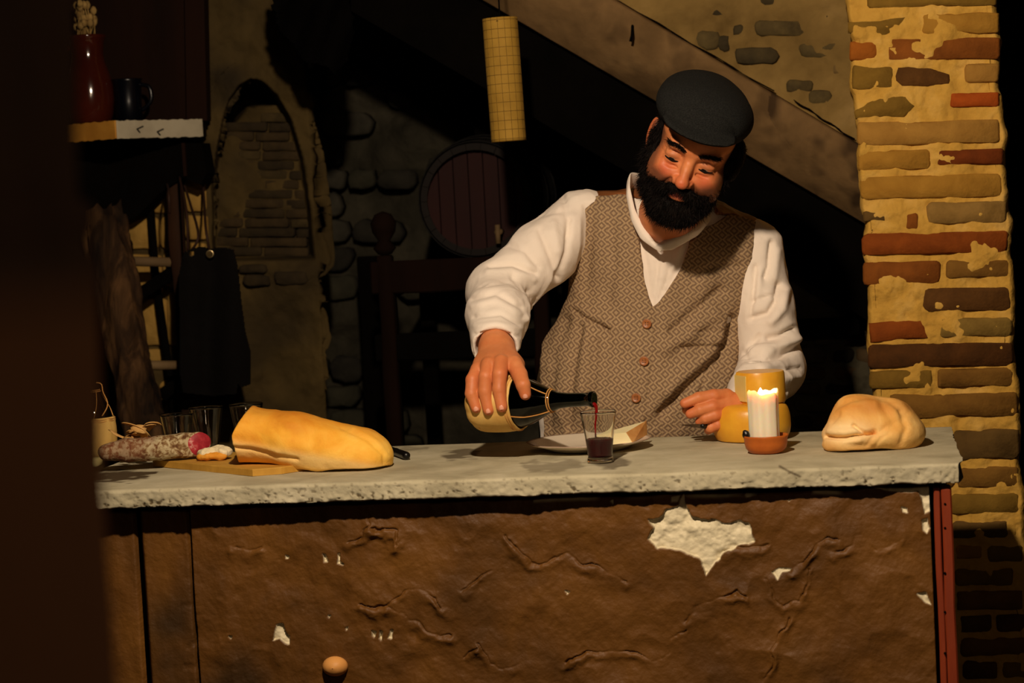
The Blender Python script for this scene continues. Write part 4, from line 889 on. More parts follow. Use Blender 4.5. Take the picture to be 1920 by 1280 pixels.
NAVY = pm('navy_enamel', [(0, (4, 5, 12))], rough=.25, spec=.5)
mb = W(243, 232, 5.80); mb[2] = zt
v, f = lathe([(a*s_, b*s_) for a, b in [(0, 0), (24, 0), (27, 3), (26, 40), (28, 80), (30, 84), (28, 84), (24, 40), (24, 6), (0, 5)]], mb, (0, 0, 1), 36); mg = mesh_obj('dark_mug', v, f, NAVY); tag(mg, 'dark blue mug with handle on the corner shelf beside brown jug', 'mug')
v, f = tube(spline([mb+[26*s_, 0, 72*s_], mb+[44*s_, 0, 66*s_], mb+[46*s_, 0, 40*s_], mb+[27*s_, 0, 22*s_]], 16), 4*s_, 8); mesh_obj('handle', v, f, NAVY, mg)

# ladder of rough timber
TIM = pm('weathered_timber', [(.35, (16, 10, 6)), (.5, (52, 35, 20)), (.7, (104, 74, 44))], 16, 7, .85, (22, .9, .01), (1, 1, .14), None, 0, .15, .6, (80, .5, .003)); RUNG = pm('rung_wood', [(.3, (92, 72, 46)), (.7, (128, 104, 70))], 10, 5, .8, (30, .5, .004), (.2, 1, 1))
ld = thing('wooden_ladder', 'rough timber ladder leaning against the yellow wall behind the tumblers', 'ladder', W(300, 1200, 5.2))
p0_ = W(186, 396, 5.83); p1_ = W(282, 860, 5.62); dd = (p1_-p0_); dd /= np.linalg.norm(dd); foot = p1_+dd*((p1_[2]-.02)/-dd[2])
V = []; Fs = []; L = np.linalg.norm(foot-p0_); n = 90; sg = 44; Rm = frame(-dd, (0, 1, 0)); cy = np.array([0, -1.0, 0])
xx_ = np.cross(cy, dd); xx_ /= np.linalg.norm(xx_); yy_ = np.cross(dd, xx_)
for k in range(n):
    t = k/(n-1); c = p0_+dd*L*t; tt = np.linspace(0, 2*math.pi, sg, endpoint=False)
    w1 = .050+.010*math.sin(6*t+1)+.006*math.sin(19*t); w2 = .036
    for a in tt:
        s1 = np.sign(math.cos(a))*abs(math.cos(a))**.7; s2 = np.sign(math.sin(a))*abs(math.sin(a))**.7
        gr = 1+.07*math.sin(7*a+2.2*math.sin(5*t)+1)+.05*math.sin(15*a+3*math.sin(9*t)); V.append(c+xx_*w1*s1*gr+yy_*w2*s2*gr)
V = np.array(V); V = V+np.stack([fbm(V*np.array([1, 1, .25])+3*q_, 34, 4, 50+q_) for q_ in range(3)], 1)*.010
topm = np.arange(len(V)) < sg*2; V[topm, 2] += .03*fbm(V[topm], 40, 2, 9)
for k in range(n-1):
    for j in range(sg): Fs.append((k*sg+j, k*sg+(j+1) % sg, (k+1)*sg+(j+1) % sg, (k+1)*sg+j))
Fs.append(tuple(range(sg))[::-1]); Fs.append(tuple((n-1)*sg+j for j in range(sg))); mesh_obj('rail', V, Fs, TIM, ld)
q0 = W(322, 330, 5.90); q1 = W(352, 700, 5.80); de = (q1-q0)/np.linalg.norm(q1-q0); foot2 = q1+de*((q1[2]-.02)/-de[2])
v, f = beam(foot2, q0, .04, .035, .006, 40, .006, 5); mesh_obj('rail', v, f, WOODD, ld)
for (xa_, ya_, xb_, yb_) in ((222, 489, 345, 492), (262, 685, 352, 684), (300, 880, 380, 880)):
    A_ = W(xa_, ya_, 5.83-(ya_-489)*.0005); B_ = W(xb_, yb_, 5.86-(ya_-489)*.0003); v, f = tube([A_, A_*.6+B_*.4, B_], [.0125, .0135, .0125], 12); v = v+.0015*fbm(v, 30, 2, 3)[:, None]; mesh_obj('rung', v, f, RUNG, ld)
v, f = tube([W(283, 395, 5.95), W(292, 520, 5.94), W(318, 700, 5.91), (W(318, 700, 5.91)+[0.03, 0, -.5])], .011, 8); tag(mesh_obj('iron_rod', v, f, BLACKW), 'thin black rod leaning on the yellow wall behind the ladder', 'rod')
for k_, (a, b) in enumerate((((262, 552), (338, 502)), ((303, 744), (352, 700)))):
    v, f = beam(W(*a, 5.865), W(*b, 5.88), .035, .02, .003, 4, .002, k_); mesh_obj('rung_shadow', v, f, BLACKW, ld)  # dark slats put in for the shadows of the rungs
# black apron on two eyelets, hanging by straps
APR = pm('black_leather', [(.3, (7, 5, 4)), (.7, (12, 9, 7))], 6, 4, .85, (20, .5, .01), spec=.1); BRS = pm('brass', [(0, (170, 150, 110))], rough=.35, metal=1)
YA = 5.66
ap = thing('leather_apron', 'black leather apron hanging by two brass eyelets left of the arched niche', 'apron', W(400, 735, YA))
sil = [(345, 474), (362, 465), (378, 462), (396, 466), (420, 464), (438, 468), (446, 500), (452, 560), (460, 620), (470, 660), (470, 720), (452, 726), (446, 718), (444, 738), (400, 742), (344, 736), (338, 700), (338, 600), (336, 520)]
def yap(x, y, u, w): return YA+.012*np.sin(x*.045+y*.004)+.004*np.sin(x*.1)
V, Q = pxgrid([(325, 450), (480, 450), (480, 752), (325, 752)], 110, 190, yap); x_, y_ = proj(V); sdv = poly_sd(x_, y_, sil)
hole = (np.hypot(x_-393.5, y_-476) < 5) | (np.hypot(x_-359, y_-475) < 4)
keep = ((sdv < 1) & ~hole)[Q].all(1); Q = Q[keep]; us = np.unique(Q); mp_ = -np.ones(len(V), int); mp_[us] = np.arange(len(us)); o = mesh_obj('leather', V[us], mp_[Q], APR, ap); m_ = o.modifiers.new('t', 'SOLIDIFY'); m_.thickness = .004
for (ex, ey, rr) in ((393.5, 476, 8.5), (359, 475, 7)):
    c = W(ex, ey, YA-.008); v, f = lathe([(rr*.00096, -.001), (rr*.001, -.003), (rr*.00125, -.003), (rr*.0014, 0), (rr*.0012, .002), (rr*.00096, .002)], c, (.12, -1, 0), 28); mesh_obj('eyelet', v, f, BRS, ap)
STR = pm('strap_cord', [(0, (46, 26, 16))], rough=.7)
for pts in ([(393, 470), (386, 430), (383, 380), (380, 330)], [(359, 470), (372, 440), (356, 380), (340, 330)], [(352, 470), (350, 400), (336, 330)], [(318, 400), (316, 360), (313, 345)]):
    v, f = tube(spline([W(x, y, YA-.004+(0 if i_ < 2 else .1*i_)) for i_, (x, y) in enumerate(pts)], 14), .0035, 6); mesh_obj('strap', v, f, STR, ap)
# black hide hanging at the top
HID = pm('black_hide', [(.3, (3, 2, 2)), (.7, (6, 5, 4))], 9, 4, .95, (25, .6, .01), spec=.03); YH = 5.55
sil = [(508, -50), (660, -50), (658, 40), (656, 118), (640, 116), (622, 138), (612, 128), (600, 122), (578, 112), (552, 84), (534, 64), (518, 50), (512, 20)]
V, Q = pxgrid([(495, -60), (670, -60), (670, 150), (495, 150)], 90, 110, lambda x, y, u, w: YH+.02*np.sin(x*.05)+.01*np.sin(x*.13+y*.05)); x_, y_ = proj(V); sdv = poly_sd(x_, y_, sil)+4*fbm(V, 60, 2, 3)
keep = (sdv < 1)[Q].all(1); Q = Q[keep]; us = np.unique(Q); mp_ = -np.ones(len(V), int); mp_[us] = np.arange(len(us)); o = mesh_obj('dark_hide', V[us], mp_[Q], HID); m_ = o.modifiers.new('t', 'SOLIDIFY'); m_.thickness = .012; tag(o, 'ragged black hide hanging above and right of the arched niche', 'hide')
# cylindrical hanging shade of woven cane
CANE = pm('woven_cane', [(.3, (150, 114, 38)), (.7, (172, 134, 52))], 14, 4, .8, (60, .4, .002)); SEAM = pm('cane_seam', [(0, (112, 84, 30))], rough=.9)
YT = 5.3; tp = W(937, 34, YT); bt = W(954, 265, YT); axT = (tp-bt)/np.linalg.norm(tp-bt); LT = np.linalg.norm(tp-bt); RT = 33.0/FPX*5.3
tb = thing('cane_shade', 'tall yellow woven cane cylinder hanging below the sloping stair band', 'shade', bt)
v, f = lathe([(RT, 0), (RT, LT)], bt, axT, 64); 
prf = [(RT*(1+.006*math.sin(k*1.7)), LT*k/40) for k in range(41)]; v, f = lathe(prf, bt, axT, 64); o = mesh_obj('cane_sheet', v, f, CANE, tb); m_ = o.modifiers.new('t', 'SOLIDIFY'); m_.thickness = .003; m_.offset = -1
parts = []; Rf = frame(axT)
for k in range(14):
    tt = np.linspace(0, 2*math.pi, 49); rr = RT*1.004; h_ = LT*(.02+.96*k/13)
    parts.append(tube(bt+np.stack([rr*np.cos(tt), rr*np.sin(tt), np.full(49, h_)], 1)@Rf.T, .0007, 5, False))
v, f = join(parts); o = mesh_obj('stitching', v, f, SEAM, tb); o['kind'] = 'stuff'
parts = []
for a in np.linspace(0, 2*math.pi, 16, endpoint=False): parts.append(tube([bt+np.array([RT*1.003*math.cos(a), RT*1.003*math.sin(a), 0])@Rf.T, bt+np.array([RT*1.003*math.cos(a), RT*1.003*math.sin(a), LT])@Rf.T], .0005, 4))
v, f = join(parts); o = mesh_obj('stitching', v, f, SEAM, tb); o['kind'] = 'stuff'
v, f = tube([tp-[0, 0, .01], tp*[1, 1, 0]+[0, 0, 3.05]], .002, 6); mesh_obj('cord', v, f, BLACKW, tb)
v, f = tube([tp+np.array([-RT, 0, 0])@Rf.T-[0, 0, .01], tp+np.array([RT, 0, 0])@Rf.T-[0, 0, .01]], .0025, 6); mesh_obj('crossbar', v, f, BLACKW, tb)

v, f = beam(W(903, 172, 6.3), W(908, 330, 6.3), .045, .03, .003, 6, .002); tag(mesh_obj('cylinder_shadow', v, f, BLACKW), 'short black upright strip standing in for the cane cylinder shadow on the stone wall', 'board')  # black strip put in for the shadow of the hanging cylinder
# barrel on its stand
OAK = pm('barrel_oak', [(.3, (12, 8, 6)), (.7, (22, 14, 9))], 8, 4, .8, (30, .4, .003), (1, .2, 1)); HEAD = pm('barrel_head_red', [(.3, (30, 7, 5)), (.7, (42, 11, 8))], 8, 4, .8, (20, .3, .003), (1, 1, .2)); HOOP = pm('hoop_iron', [(0, (16, 14, 12))], rough=.5, metal=.6)
bcn = W(892, 374, 5.95); RB = 124/FPX*5.95; LB = .5; br = thing('wine_barrel', 'dark round wine barrel with red head lying on the timber stand', 'barrel', bcn-[0, 0, RB])
ns_ = 22
for k in range(ns_):
    a0 = 2*math.pi*k/ns_; a1 = 2*math.pi*(k+.97)/ns_; V = []
    for t in np.linspace(0, 1, 9):
        rr = RB*(.86+.14*math.sin(math.pi*t)); y = bcn[1]+LB*t
        for a in (a0, (a0+a1)/2, a1): V.append((bcn[0]+rr*math.cos(a), y, bcn[2]+rr*math.sin(a)))
        for a in (a1, (a0+a1)/2, a0): V.append((bcn[0]+(rr-.018)*math.cos(a), y, bcn[2]+(rr-.018)*math.sin(a)))
    Fs = [(0, 1, 2, 3, 4, 5), tuple(48+j for j in range(6))[::-1]]
    for i_ in range(8):
        for j in range(6): Fs.append((i_*6+(j+1) % 6, i_*6+j, (i_+1)*6+j, (i_+1)*6+(j+1) % 6))
    mesh_obj('stave', V, Fs, OAK, br, smooth_=False)
for k in range(7):
    xa_ = -RB*.82+k*RB*1.64/7; xb_ = xa_+RB*1.64/7-.003; r_ = RB*.84
    za = math.sqrt(max(r_**2-xa_**2, .0001)); zb = math.sqrt(max(r_**2-xb_**2, .0001))
    v, f = prism([bcn+[xa_, .03, -za], bcn+[xb_, .03, -zb], bcn+[xb_, .03, zb], bcn+[xa_, .03, za]], (0, .02, 0), .001); o = mesh_obj('head_board', v, f, HEAD, br, smooth_=False)
for t in (.04, .18, .34, .66, .82, .96):
    rr = RB*(.86+.14*math.sin(math.pi*t))+.001; v, f = lathe([(rr, -.016), (rr+.003, -.016), (rr+.003, .016), (rr, .016)], bcn+[0, LB*t, 0], (0, 1, 0), 44, closed=True); mesh_obj('hoop', v, f, HOOP, br)
v, f = tube([bcn+[.06, .04, -.09], bcn+[.06, -.03, -.09]], .009, 10); o = mesh_obj('tap', v, f, RUNG, br)
v, f = tube([bcn+[.06, -.03, -.07], bcn+[.06, -.03, -.12]], .007, 10); mesh_obj('tap_key', v, f, RUNG, br)
SD = pm('stand_wood', [(.3, (17, 8, 4)), (.7, (28, 13, 7))], 7, 5, .85, (20, .4, .004), (1, 1, .15), spec=.06)
sn = thing('barrel_stand', 'dark red-brown timber stand under the wine barrel with turned posts', 'stand', W(800, 1200, 5.8)*[1, 1, 0])
for (px_, top_, yy_) in ((722, 478, 5.72), (1010, 490, 5.72)):
    a = W(px_, top_, yy_); g0 = np.array([a[0], a[1], 0.0]); v, f = beam(g0, a, .04, .045, .005, 30, .003, 3); mesh_obj('post', v, f, SD, sn)
    v, f = lathe([(0, 0), (.018, .004), (.03, .02), (.016, .04), (.03, .062), (.034, .085), (.022, .108), (0, .116)], a-[0, 0, .002], (0, 0, 1), 24); mesh_obj('finial', v, f, SD, sn)
for (px_) in (690,):
    a = W(px_, 480, 6.35); v, f = beam(np.array([a[0], a[1], 0.0]), a, .06, .05, .005, 30, .003, 8); mesh_obj('rear_post', v, f, BLACKW, sn)
zr1 = W(790, 515, 5.74)[2]; xL = W(700, 515, 5.74)[0]; xR = W(1030, 515, 5.74)[0]; barz = bcn[2]-RB
v, f = box((xL, 5.70, zr1-.045), (xR, 5.745, zr1+.04), .004, .002, 12, 4); mesh_obj('rail', v, f, SD, sn, smooth_=False)
z2 = W(790, 645, 5.74)[2]; v, f = box((xL, 5.70, z2-.04), (xR, 5.745, z2+.03), .004, .002, 12, 5); mesh_obj('rail', v, f, BLACKW, sn, smooth_=False)
for yy_ in (6.02, 6.32): v, f = box((xL, yy_, barz-.06), (xR, yy_+.05, barz-.002), .004, .002, 12, 6); mesh_obj('cradle', v, f, BLACKW, sn, smooth_=False)
for xx_ in (xL+.02, xR-.03): v, f = box((xx_-.02, 5.74, barz-.07), (xx_+.02, 6.38, barz-.03), .004, .002, 8, 6); mesh_obj('side_rail', v, f, BLACKW, sn, smooth_=False)
for xx_ in (xL+.02, xR-.03): v, f = box((xx_-.02, 6.33, 0), (xx_+.02, 6.37, barz-.03), .004, .002, 8, 6); mesh_obj('rear_post', v, f, BLACKW, sn, smooth_=False)

# ================================================================== THE MAN
SKIN = pm('skin', [(.3, (194, 112, 66)), (.6, (208, 128, 78)), (.8, (216, 140, 90))], 24, 4, .5, (220, .35, .001), None, [('red', (196, 90, 58)), ('stubble_shade', (92, 56, 42)), ('lip', (176, 78, 66))], spec=.4, sss=.15)
def vest_mat():
    m = bpy.data.materials.new('vest_weave'); m.use_nodes = True; nt = m.node_tree; ns = nt.nodes; lk = nt.links; b = ns['Principled BSDF']; b.inputs['Roughness'].default_value = .9; b.inputs['Specular IOR Level'].default_value = .15
    tc = ns.new('ShaderNodeTexCoord'); nz = ns.new('ShaderNodeTexNoise'); nz.inputs['Scale'].default_value = 6; lk.new(tc.outputs['Object'], nz.inputs[0])
    va = ns.new('ShaderNodeVectorMath'); va.operation = 'MULTIPLY_ADD'; lk.new(nz.outputs[1], va.inputs[0]); va.inputs[1].default_value = (.012, .0, .012); lk.new(tc.outputs['Object'], va.inputs[2])
    sp = ns.new('ShaderNodeSeparateXYZ'); lk.new(va.outputs[0], sp.inputs[0])
    def M(op, a, b_=None, c=None):
        n = ns.new('ShaderNodeMath'); n.operation = op
        for i, x in enumerate((a, b_, c)):
            if x is None: continue
            if isinstance(x, (int, float)): n.inputs[i].default_value = x
            else: lk.new(x, n.inputs[i])
        return n.outputs[0]
    px = .0262; pz = .0200
    cx = M('MULTIPLY', sp.outputs[0], 1/px); cz = M('MULTIPLY', M('MULTIPLY_ADD', sp.outputs[0], .12, sp.outputs[2]), 1/pz)
    col = M('FLOOR', cx); fx = M('ABSOLUTE', M('SUBTRACT', M('FRACT', cx), .5)); par = M('MULTIPLY', M('MODULO', M('ABSOLUTE', col), 2), .5)
    fz = M('ABSOLUTE', M('SUBTRACT', M('FRACT', M('ADD', cz, par)), .5))
    d = M('ADD', M('MULTIPLY', fx, 1.25), fz); band = M('MULTIPLY_ADD', M('SINE', M('MULTIPLY', d, 13.5)), .5, .5)
    st = M('SMOOTH_MIN', band, 1.0, .1)
    cr = ns.new('ShaderNodeValToRGB'); lk.new(st, cr.inputs[0]); cr.color_ramp.elements[0].position = .25; cr.color_ramp.elements[0].color = (*lin((122, 98, 77)), 1); cr.color_ramp.elements[1].position = .75; cr.color_ramp.elements[1].color = (*lin((166, 140, 106)), 1)
    n2 = ns.new('ShaderNodeTexNoise'); n2.inputs['Scale'].default_value = 500; lk.new(tc.outputs['Object'], n2.inputs[0]); mx = ns.new('ShaderNodeMix'); mx.data_type = 'RGBA'; mx.blend_type = 'OVERLAY'; mx.inputs[0].default_value = .6; lk.new(cr.outputs[0], mx.inputs[6]); lk.new(n2.outputs[0], mx.inputs[7]); lk.new(mx.outputs[2], b.inputs['Base Color'])
    bp = ns.new('ShaderNodeBump'); bp.inputs['Strength'].default_value = .4; bp.inputs['Distance'].default_value = .002; lk.new(st, bp.inputs['Height']); lk.new(bp.outputs[0], b.inputs['Normal'])
    return m
VEST = vest_mat()
SHIRT = pm('white_shirt', [(.3, (232, 218, 204)), (.7, (242, 230, 216))], 6, 3, .85, (34, .35, .006), None, None, 0, .15, bump2=(700, .25, .0006))
SATIN = pm('brown_satin', [(.3, (96, 54, 28)), (.7, (140, 84, 46))], 14, 4, .32, (30, .6, .008), spec=.5)
CAPM = pm('cap_wool', [(.35, (20, 20, 19)), (.65, (34, 34, 32))], 420, 4, .95, (420, .6, .002), None, None, 0, .1)
HAIR = pm('black_hair', [(.3, (8, 5, 4)), (.7, (18, 11, 8))], 60, 3, .75, (200, .5, .002), spec=.12)
TROU = pm('dark_trousers', [(.3, (34, 30, 26)), (.7, (48, 42, 36))], 12, 4, .95, (60, .4, .003)); SHOE = pm('shoe_leather', [(0, (30, 20, 14))], rough=.4)

def torso(vol, o=0.0, hips=True):
    Rl = Matrix.Rotation(math.radians(8), 3, 'Y'); Rl = np.array(Rl)
    vol.ell(W(1240, 535, 5.0), (.193+o, .125+o, .215+o), Rl, k=.05)
    vol.cap(W(1122, 425, 4.995), W(1385, 462, 5.01), .066+o, .062+o, k=.05)
    vol.ell(W(1192, 745, 4.985), (.226+o, .148+o, .23+o), k=.07)
    if hips: vol.ell(W(1178, 900, 5.0), (.205+o, .145+o, .17+o), k=.06)
    return vol
SHL, ELL, WRL = W(1092, 414, 4.985), W(936, 548, 4.83), W(929, 650, 4.585)
SHR, ELR, WRR = W(1418, 462, 5.0), W(1447, 688, 4.965), W(1392, 770, 4.72)
HS = 1.07; yw, rl2, pt = math.radians(5), math.radians(23), math.radians(24)
xl = np.array([math.cos(rl2), 0, -math.sin(rl2)]); u0 = np.array([math.sin(rl2), 0, math.cos(rl2)]); f0 = np.array([0, -1.0, 0])
f1 = math.cos(pt)*f0-math.sin(pt)*u0; u1 = math.cos(pt)*u0+math.sin(pt)*f0
Rz = np.array([[math.cos(yw), -math.sin(yw), 0], [math.sin(yw), math.cos(yw), 0], [0, 0, 1]])
HR = np.stack([Rz@xl, Rz@f1, Rz@u1], 1)
HO = W(1293, 304, 4.63)-HS*HR@np.array([0, .082, 0])
def H(p): return np.asarray(p)@(HS*HR).T+HO
def hmesh(vol, sm=1, disp=None):
    V, Q = vol.mesh(); V = smooth(V, Q, sm)
    if disp is not None: V = disp(V, vnormals(V, Q))
    return V, Q[:, ::-1]      # local frame is left handed
# ---- head
vol = Vol((-.11, -.13, -.24), (.11, .15, .15), .0022)
vol.ell((0, -.02, .04), (.077, .097, .086), k=.01).ell((0, .02, -.035), (.064, .072, .085), k=.03).ell((0, .045, .045), (.06, .05, .045), k=.03)
vol.ell((0, .062, -.098), (.028, .024, .022), k=.02)
for s in (-1, 1):
    vol.ell((s*.040, .056, -.034), (.026, .030, .024), k=.02)
    vol.ell((s*.055, .03, -.06), (.022, .035, .04), k=.02)
vol.cap((-.036, .079, .0235), (.036, .079, .0235), .0130, k=.012)
for s in (-1, 1): vol.ell((s*.033, .094, .001), (.022, .018, .0145), k=.010, op='s')
vol.chain([(0, .078, .012), (0, .096, -.012), (0, .1085, -.033)], [.0085, .0082, .0115], k=.010)
vol.ell((0, .109, -.036), (.0125, .0125, .0105), k=.006)
for s in (-1, 1): vol.ell((s*.0135, .096, -.0385), (.0085, .011, .0085), k=.006); vol.ell((s*.0065, .104, -.047), (.0035, .005, .003), k=.002, op='s')
for s in (-1, 1):
    vol.ell((s*.033, .0728, .0012), (.0172, .0118, .0082), k=.008)       # upper lid
    vol.ell((s*.033, .0725, -.0105), (.0160, .0092, .0048), k=.007)     # lower lid
    vol.ell((s*.033, .084, -.019), (.017, .004, .003), k=.004, op='s')
vol.ell((0, .088, -.0645), (.023, .0085, .006), k=.004).ell((0, .087, -.0755), (.020, .0095, .0075), k=.004).cap((-.026, .089, -.068), (.026, .089, -.068), .0018, k=.003, op='s')
for s in (-1, 1):
    Re = np.array(Matrix.Rotation(s*.35, 3, 'Z'))
    vol.ell((s*.088, -.004, -.004), (.0078, .019, .033), Re, k=.006).ell((s*.080, -.004, -.006), (.010, .012, .018), k=.006).ell((s*.096, .004, -.002), (.005, .010, .020), Re, k=.004, op='s').ell((s*.085, .004, -.032), (.007, .009, .010), k=.004)
vol.cap((0, -.035, -.06), (0, -.075, -.19), .056, .062, k=.03)
def face_disp(V, N):
    x, z = V[:, 0], V[:, 2]; fr_ = np.clip((V[:, 1]-.03)/.03, 0, 1); D = 0
    for s in (-1, 1):
        D = D-.0028*np.exp(-(line_dist(x*s, z, [(.017, -.034), (.027, -.046), (.034, -.062)])/.0032)**2)+.0022*np.exp(-(line_dist(x*s, z, [(.024, -.032), (.036, -.042), (.044, -.055)])/.008)**2)
        D = D-.0009*np.exp(-(line_dist(x*s, z, [(.050, .002), (.060, .006)])/.0016)**2)-.0009*np.exp(-(line_dist(x*s, z, [(.050, -.004), (.060, -.006)])/.0016)**2)
        D = D-.0012*np.exp(-(line_dist(x*s, z, [(.020, -.015), (.034, -.021), (.048, -.014)])/.0022)**2)
    for s in (-1, 1): D = D-.0022*np.exp(-(line_dist(x*s, z, [(.018, .004), (.026, .0105), (.036, .0115), (.048, .006)])/.0018)**2)
    D = D-.0007*np.exp(-((z-.05)/.0015)**2)*(np.abs(x) < .035)
    return V+N*(D*fr_)[:, None]
hV, hQ = hmesh(vol, 1, face_disp); hL = hV.copy(); hV = H(hV)
x, y, z = hL.T
red_h = np.clip(.7*np.exp(-((np.abs(x)-.040)/.018)**2-((z+.03)/.018)**2)+.7*np.exp(-(x/.014)**2-((z+.036)/.014)**2), 0, 1)*(y > .03)+.5*(np.abs(x) > .074)*(y < .03)
lip_h = np.clip(1.2-np.abs(z+.069)/.0095, 0, 1)*(np.abs(x) < .026)*(y > .075)
stub_shade = np.clip(np.maximum((-z-.026-.25*(.05-np.abs(x)).clip(0))/.022, (np.abs(x)-.056)/.014*(z < .03)), 0, .75)*(y > 0)*(np.hypot(x/.024, (z+.069)/.011) > 1)
stub_shade = np.maximum(stub_shade, .35*np.exp(-((np.abs(x)-.033)/.016)**2-((z-.0)/.009)**2)*(y > .03))  # eye-socket shade put into the skin colour
# ---- hands
def pts(l): return [W(*p) for p in l]
Xax = lambda px: np.interp(px, [889, 1114], [4.505, 4.42]); Yc = lambda px: np.interp(px, [889, 1114], [756, 748])
def grip(px, py, r=.0675, c=0):
    dz = (Yc(px)-py)/935; return W(px, py, Xax(px)-math.sqrt(max(r*r-dz*dz, 0))-c)
v1 = Vol(W(870, 640, 4.45)-[.03, .16, .17], W(1010, 640, 4.45)+[.05, .20, .06], .0021)
fing = [([W(896, 693, 4.475), W(886, 712, 4.452), grip(884, 738), grip(893, 764)], [.0150, .0138, .0130, .0112]),
        ([W(916, 684, 4.462), W(911, 706, 4.438), grip(909, 734), grip(916, 768)], [.0156, .0145, .0138, .0118]),
        ([W(940, 679, 4.460), W(937, 702, 4.432), grip(936, 730), grip(941, 762)], [.0158, .0148, .0140, .0120]),
        ([W(964, 682, 4.470), W(974, 702, 4.440), grip(981, 722), grip(985, 739, .060)], [.0175, .0160, .0142, .0118])]
wr = W(928, 648, 4.565)
for p, r_ in fing: v1.cap(wr+[(p[0][0]-wr[0])*.35, 0, -.006], p[0], .023, .0145, k=.014)
v1.ell((wr+fing[1][0][0]+fing[2][0][0])/3+[0, .012, -.012], (.040, .042, .020), k=.015)
for p, r_ in fing: v1.chain(p, r_, k=.0035)
v1.chain([W(950, 676, 4.54), W(966, 690, 4.575), W(974, 715, 4.59), W(980, 740, 4.575)], [.021, .017, .013, .0105], k=.01)    # thumb behind the flask
v1.chain([W(928, 612, 4.64), wr], [.031, .029], k=.02)
v1.ell(W(955, 684, 4.50), (.032, .03, .020), k=.014)
h1V, h1Q = v1.mesh(); h1V = smooth(h1V, h1Q, 1)
v2 = Vol(W(1330, 770, 4.68)-[.09, .09, .08], W(1400, 770, 4.72)+[.05, .09, .08], .0021)
f2 = [([W(1362, 742, 4.685), W(1338, 742, 4.66), W(1310, 746, 4.65), W(1284, 756, 4.645)], [.0150, .0140, .0128, .0105]),
      ([W(1362, 760, 4.672), W(1336, 762, 4.648), W(1312, 769, 4.640), W(1294, 776, 4.640)], [.0140, .0135, .0120, .0100]),
      ([W(1362, 776, 4.668), W(1340, 778, 4.648), W(1322, 784, 4.645), W(1312, 790, 4.652)], [.0135, .0125, .0115, .0098]),
      ([W(1366, 792, 4.672), W(1346, 796, 4.655), W(1332, 802, 4.655), W(1328, 806, 4.665)], [.0125, .0115, .0105, .0092])]
for p, r_ in f2: v2.cap(W(1392, 772, 4.71), p[0], .024, .0155, k=.012)
for p, r_ in f2: v2.chain(p, r_, k=.003)
v2.chain([W(1380, 760, 4.72), W(1345, 768, 4.705), W(1312, 768, 4.685), W(1288, 768, 4.668)], [.019, .015, .0125, .0105], k=.004)   # thumb
v2.ell(W(1376, 768, 4.695), (.028, .028, .030), k=.012); v2.chain([W(1386, 768, 4.71), W(1405, 774, 4.76)], [.029, .031], k=.02)
h2V, h2Q = v2.mesh(); h2V = smooth(h2V, h2Q, 1)
# ---- body under the clothes
vb = Vol((-.95, 4.5, .3), (-.02, 5.25, 1.62), .011)
torso(vb, -.014); vb.cap(W(1262, 440, 4.97), H((0, -.07, -.16)), .056, .052, k=.04)
vb.chain([SHL, ELL, WRL+[0, .03, .02]], [.048, .040, .030], k=.02).chain([SHR, ELR, WRR+[.02, .04, -.01]], [.048, .040, .030], k=.02)
HIPL = np.array([-.54, 5.0, .86]); HIPR = np.array([-.34, 5.0, .86])
for hp in (HIPL, HIPR): vb.chain([hp, hp*[1, 1, 0]+[0, -.01, .50]], [.085, .058], k=.03)
bV, bQ = vb.mesh()
vl = Vol((-.72, 4.75, .02), (-.18, 5.15, .56), .011)
for hp in (HIPL, HIPR): vl.chain([hp*[1, 1, 0]+[0, -.01, .52], hp*[1, 1, 0]+[0, .0, .34], hp*[1, 1, 0]+[0, .02, .09]], [.058, .056, .036], k=.02).chain([hp*[1, 1, 0]+[0, .03, .06], hp*[1, 1, 0]+[0, -.12, .05]], [.034, .030], k=.02)
lV, lQ = vl.mesh()
parts = [(hV, hQ), (h1V, h1Q), (h2V, h2Q), (bV, bQ), (lV, lQ)]; n = 0; QQ = []; VV = []
for v, q in parts: VV.append(v); QQ.append(q+n); n += len(v)
VV = np.concatenate(VV); QQ = np.concatenate(QQ)
at = {'red': np.concatenate([red_h, np.zeros(n-len(red_h))]), 'lip': np.concatenate([lip_h, np.zeros(n-len(lip_h))]), 'stubble_shade': np.concatenate([stub_shade, np.zeros(n-len(stub_shade))])}
# redness on knuckles and fingertips
tips = [p[-1] for p, r_ in fing]+[p[-1] for p, r_ in f2]+[p[1] for p, r_ in fing]+[p[1] for p, r_ in f2]
for t_ in tips: at['red'] = np.maximum(at['red'], .55*np.exp(-(np.linalg.norm(VV-t_, axis=1)/.014)**2))
man = mesh_obj('person', VV, QQ, SKIN, base=(-.44, 5.0, 0), attrs=at)
tag(man, 'bearded man in flat cap, white shirt and patterned waistcoat bowing to pour wine', 'person')
# nails
NAIL = pm('nail', [(0, (226, 160, 134))], rough=.25, spec=.5)
for (p, r_) in fing:
    a, b = p[-2], p[-1]; d = (b-a)/np.linalg.norm(b-a); out = np.array([0.05, -1, .0]); out -= d*(out@d); out /= np.linalg.norm(out); sd = np.cross(d, out)
    c = b+out*(r_[-1]-.0009)+d*.001; V = []; 
    for i_ in range(6):
        for j_ in range(6):
            s1 = (i_-2.5)/2.5; s2 = (j_-2.5)/2.5; w_ = .0058*(1-.25*max(s1, 0)**2*1.4); V.append(c+d*s1*.0062+sd*s2*w_+out*(.0012-.0024*s2*s2-.0012*s1*s1))
    Fs = [(i_*6+j_, i_*6+j_+1, (i_+1)*6+j_+1, (i_+1)*6+j_) for i_ in range(5) for j_ in range(5)]; mesh_obj('nail', V, Fs, NAIL, man)
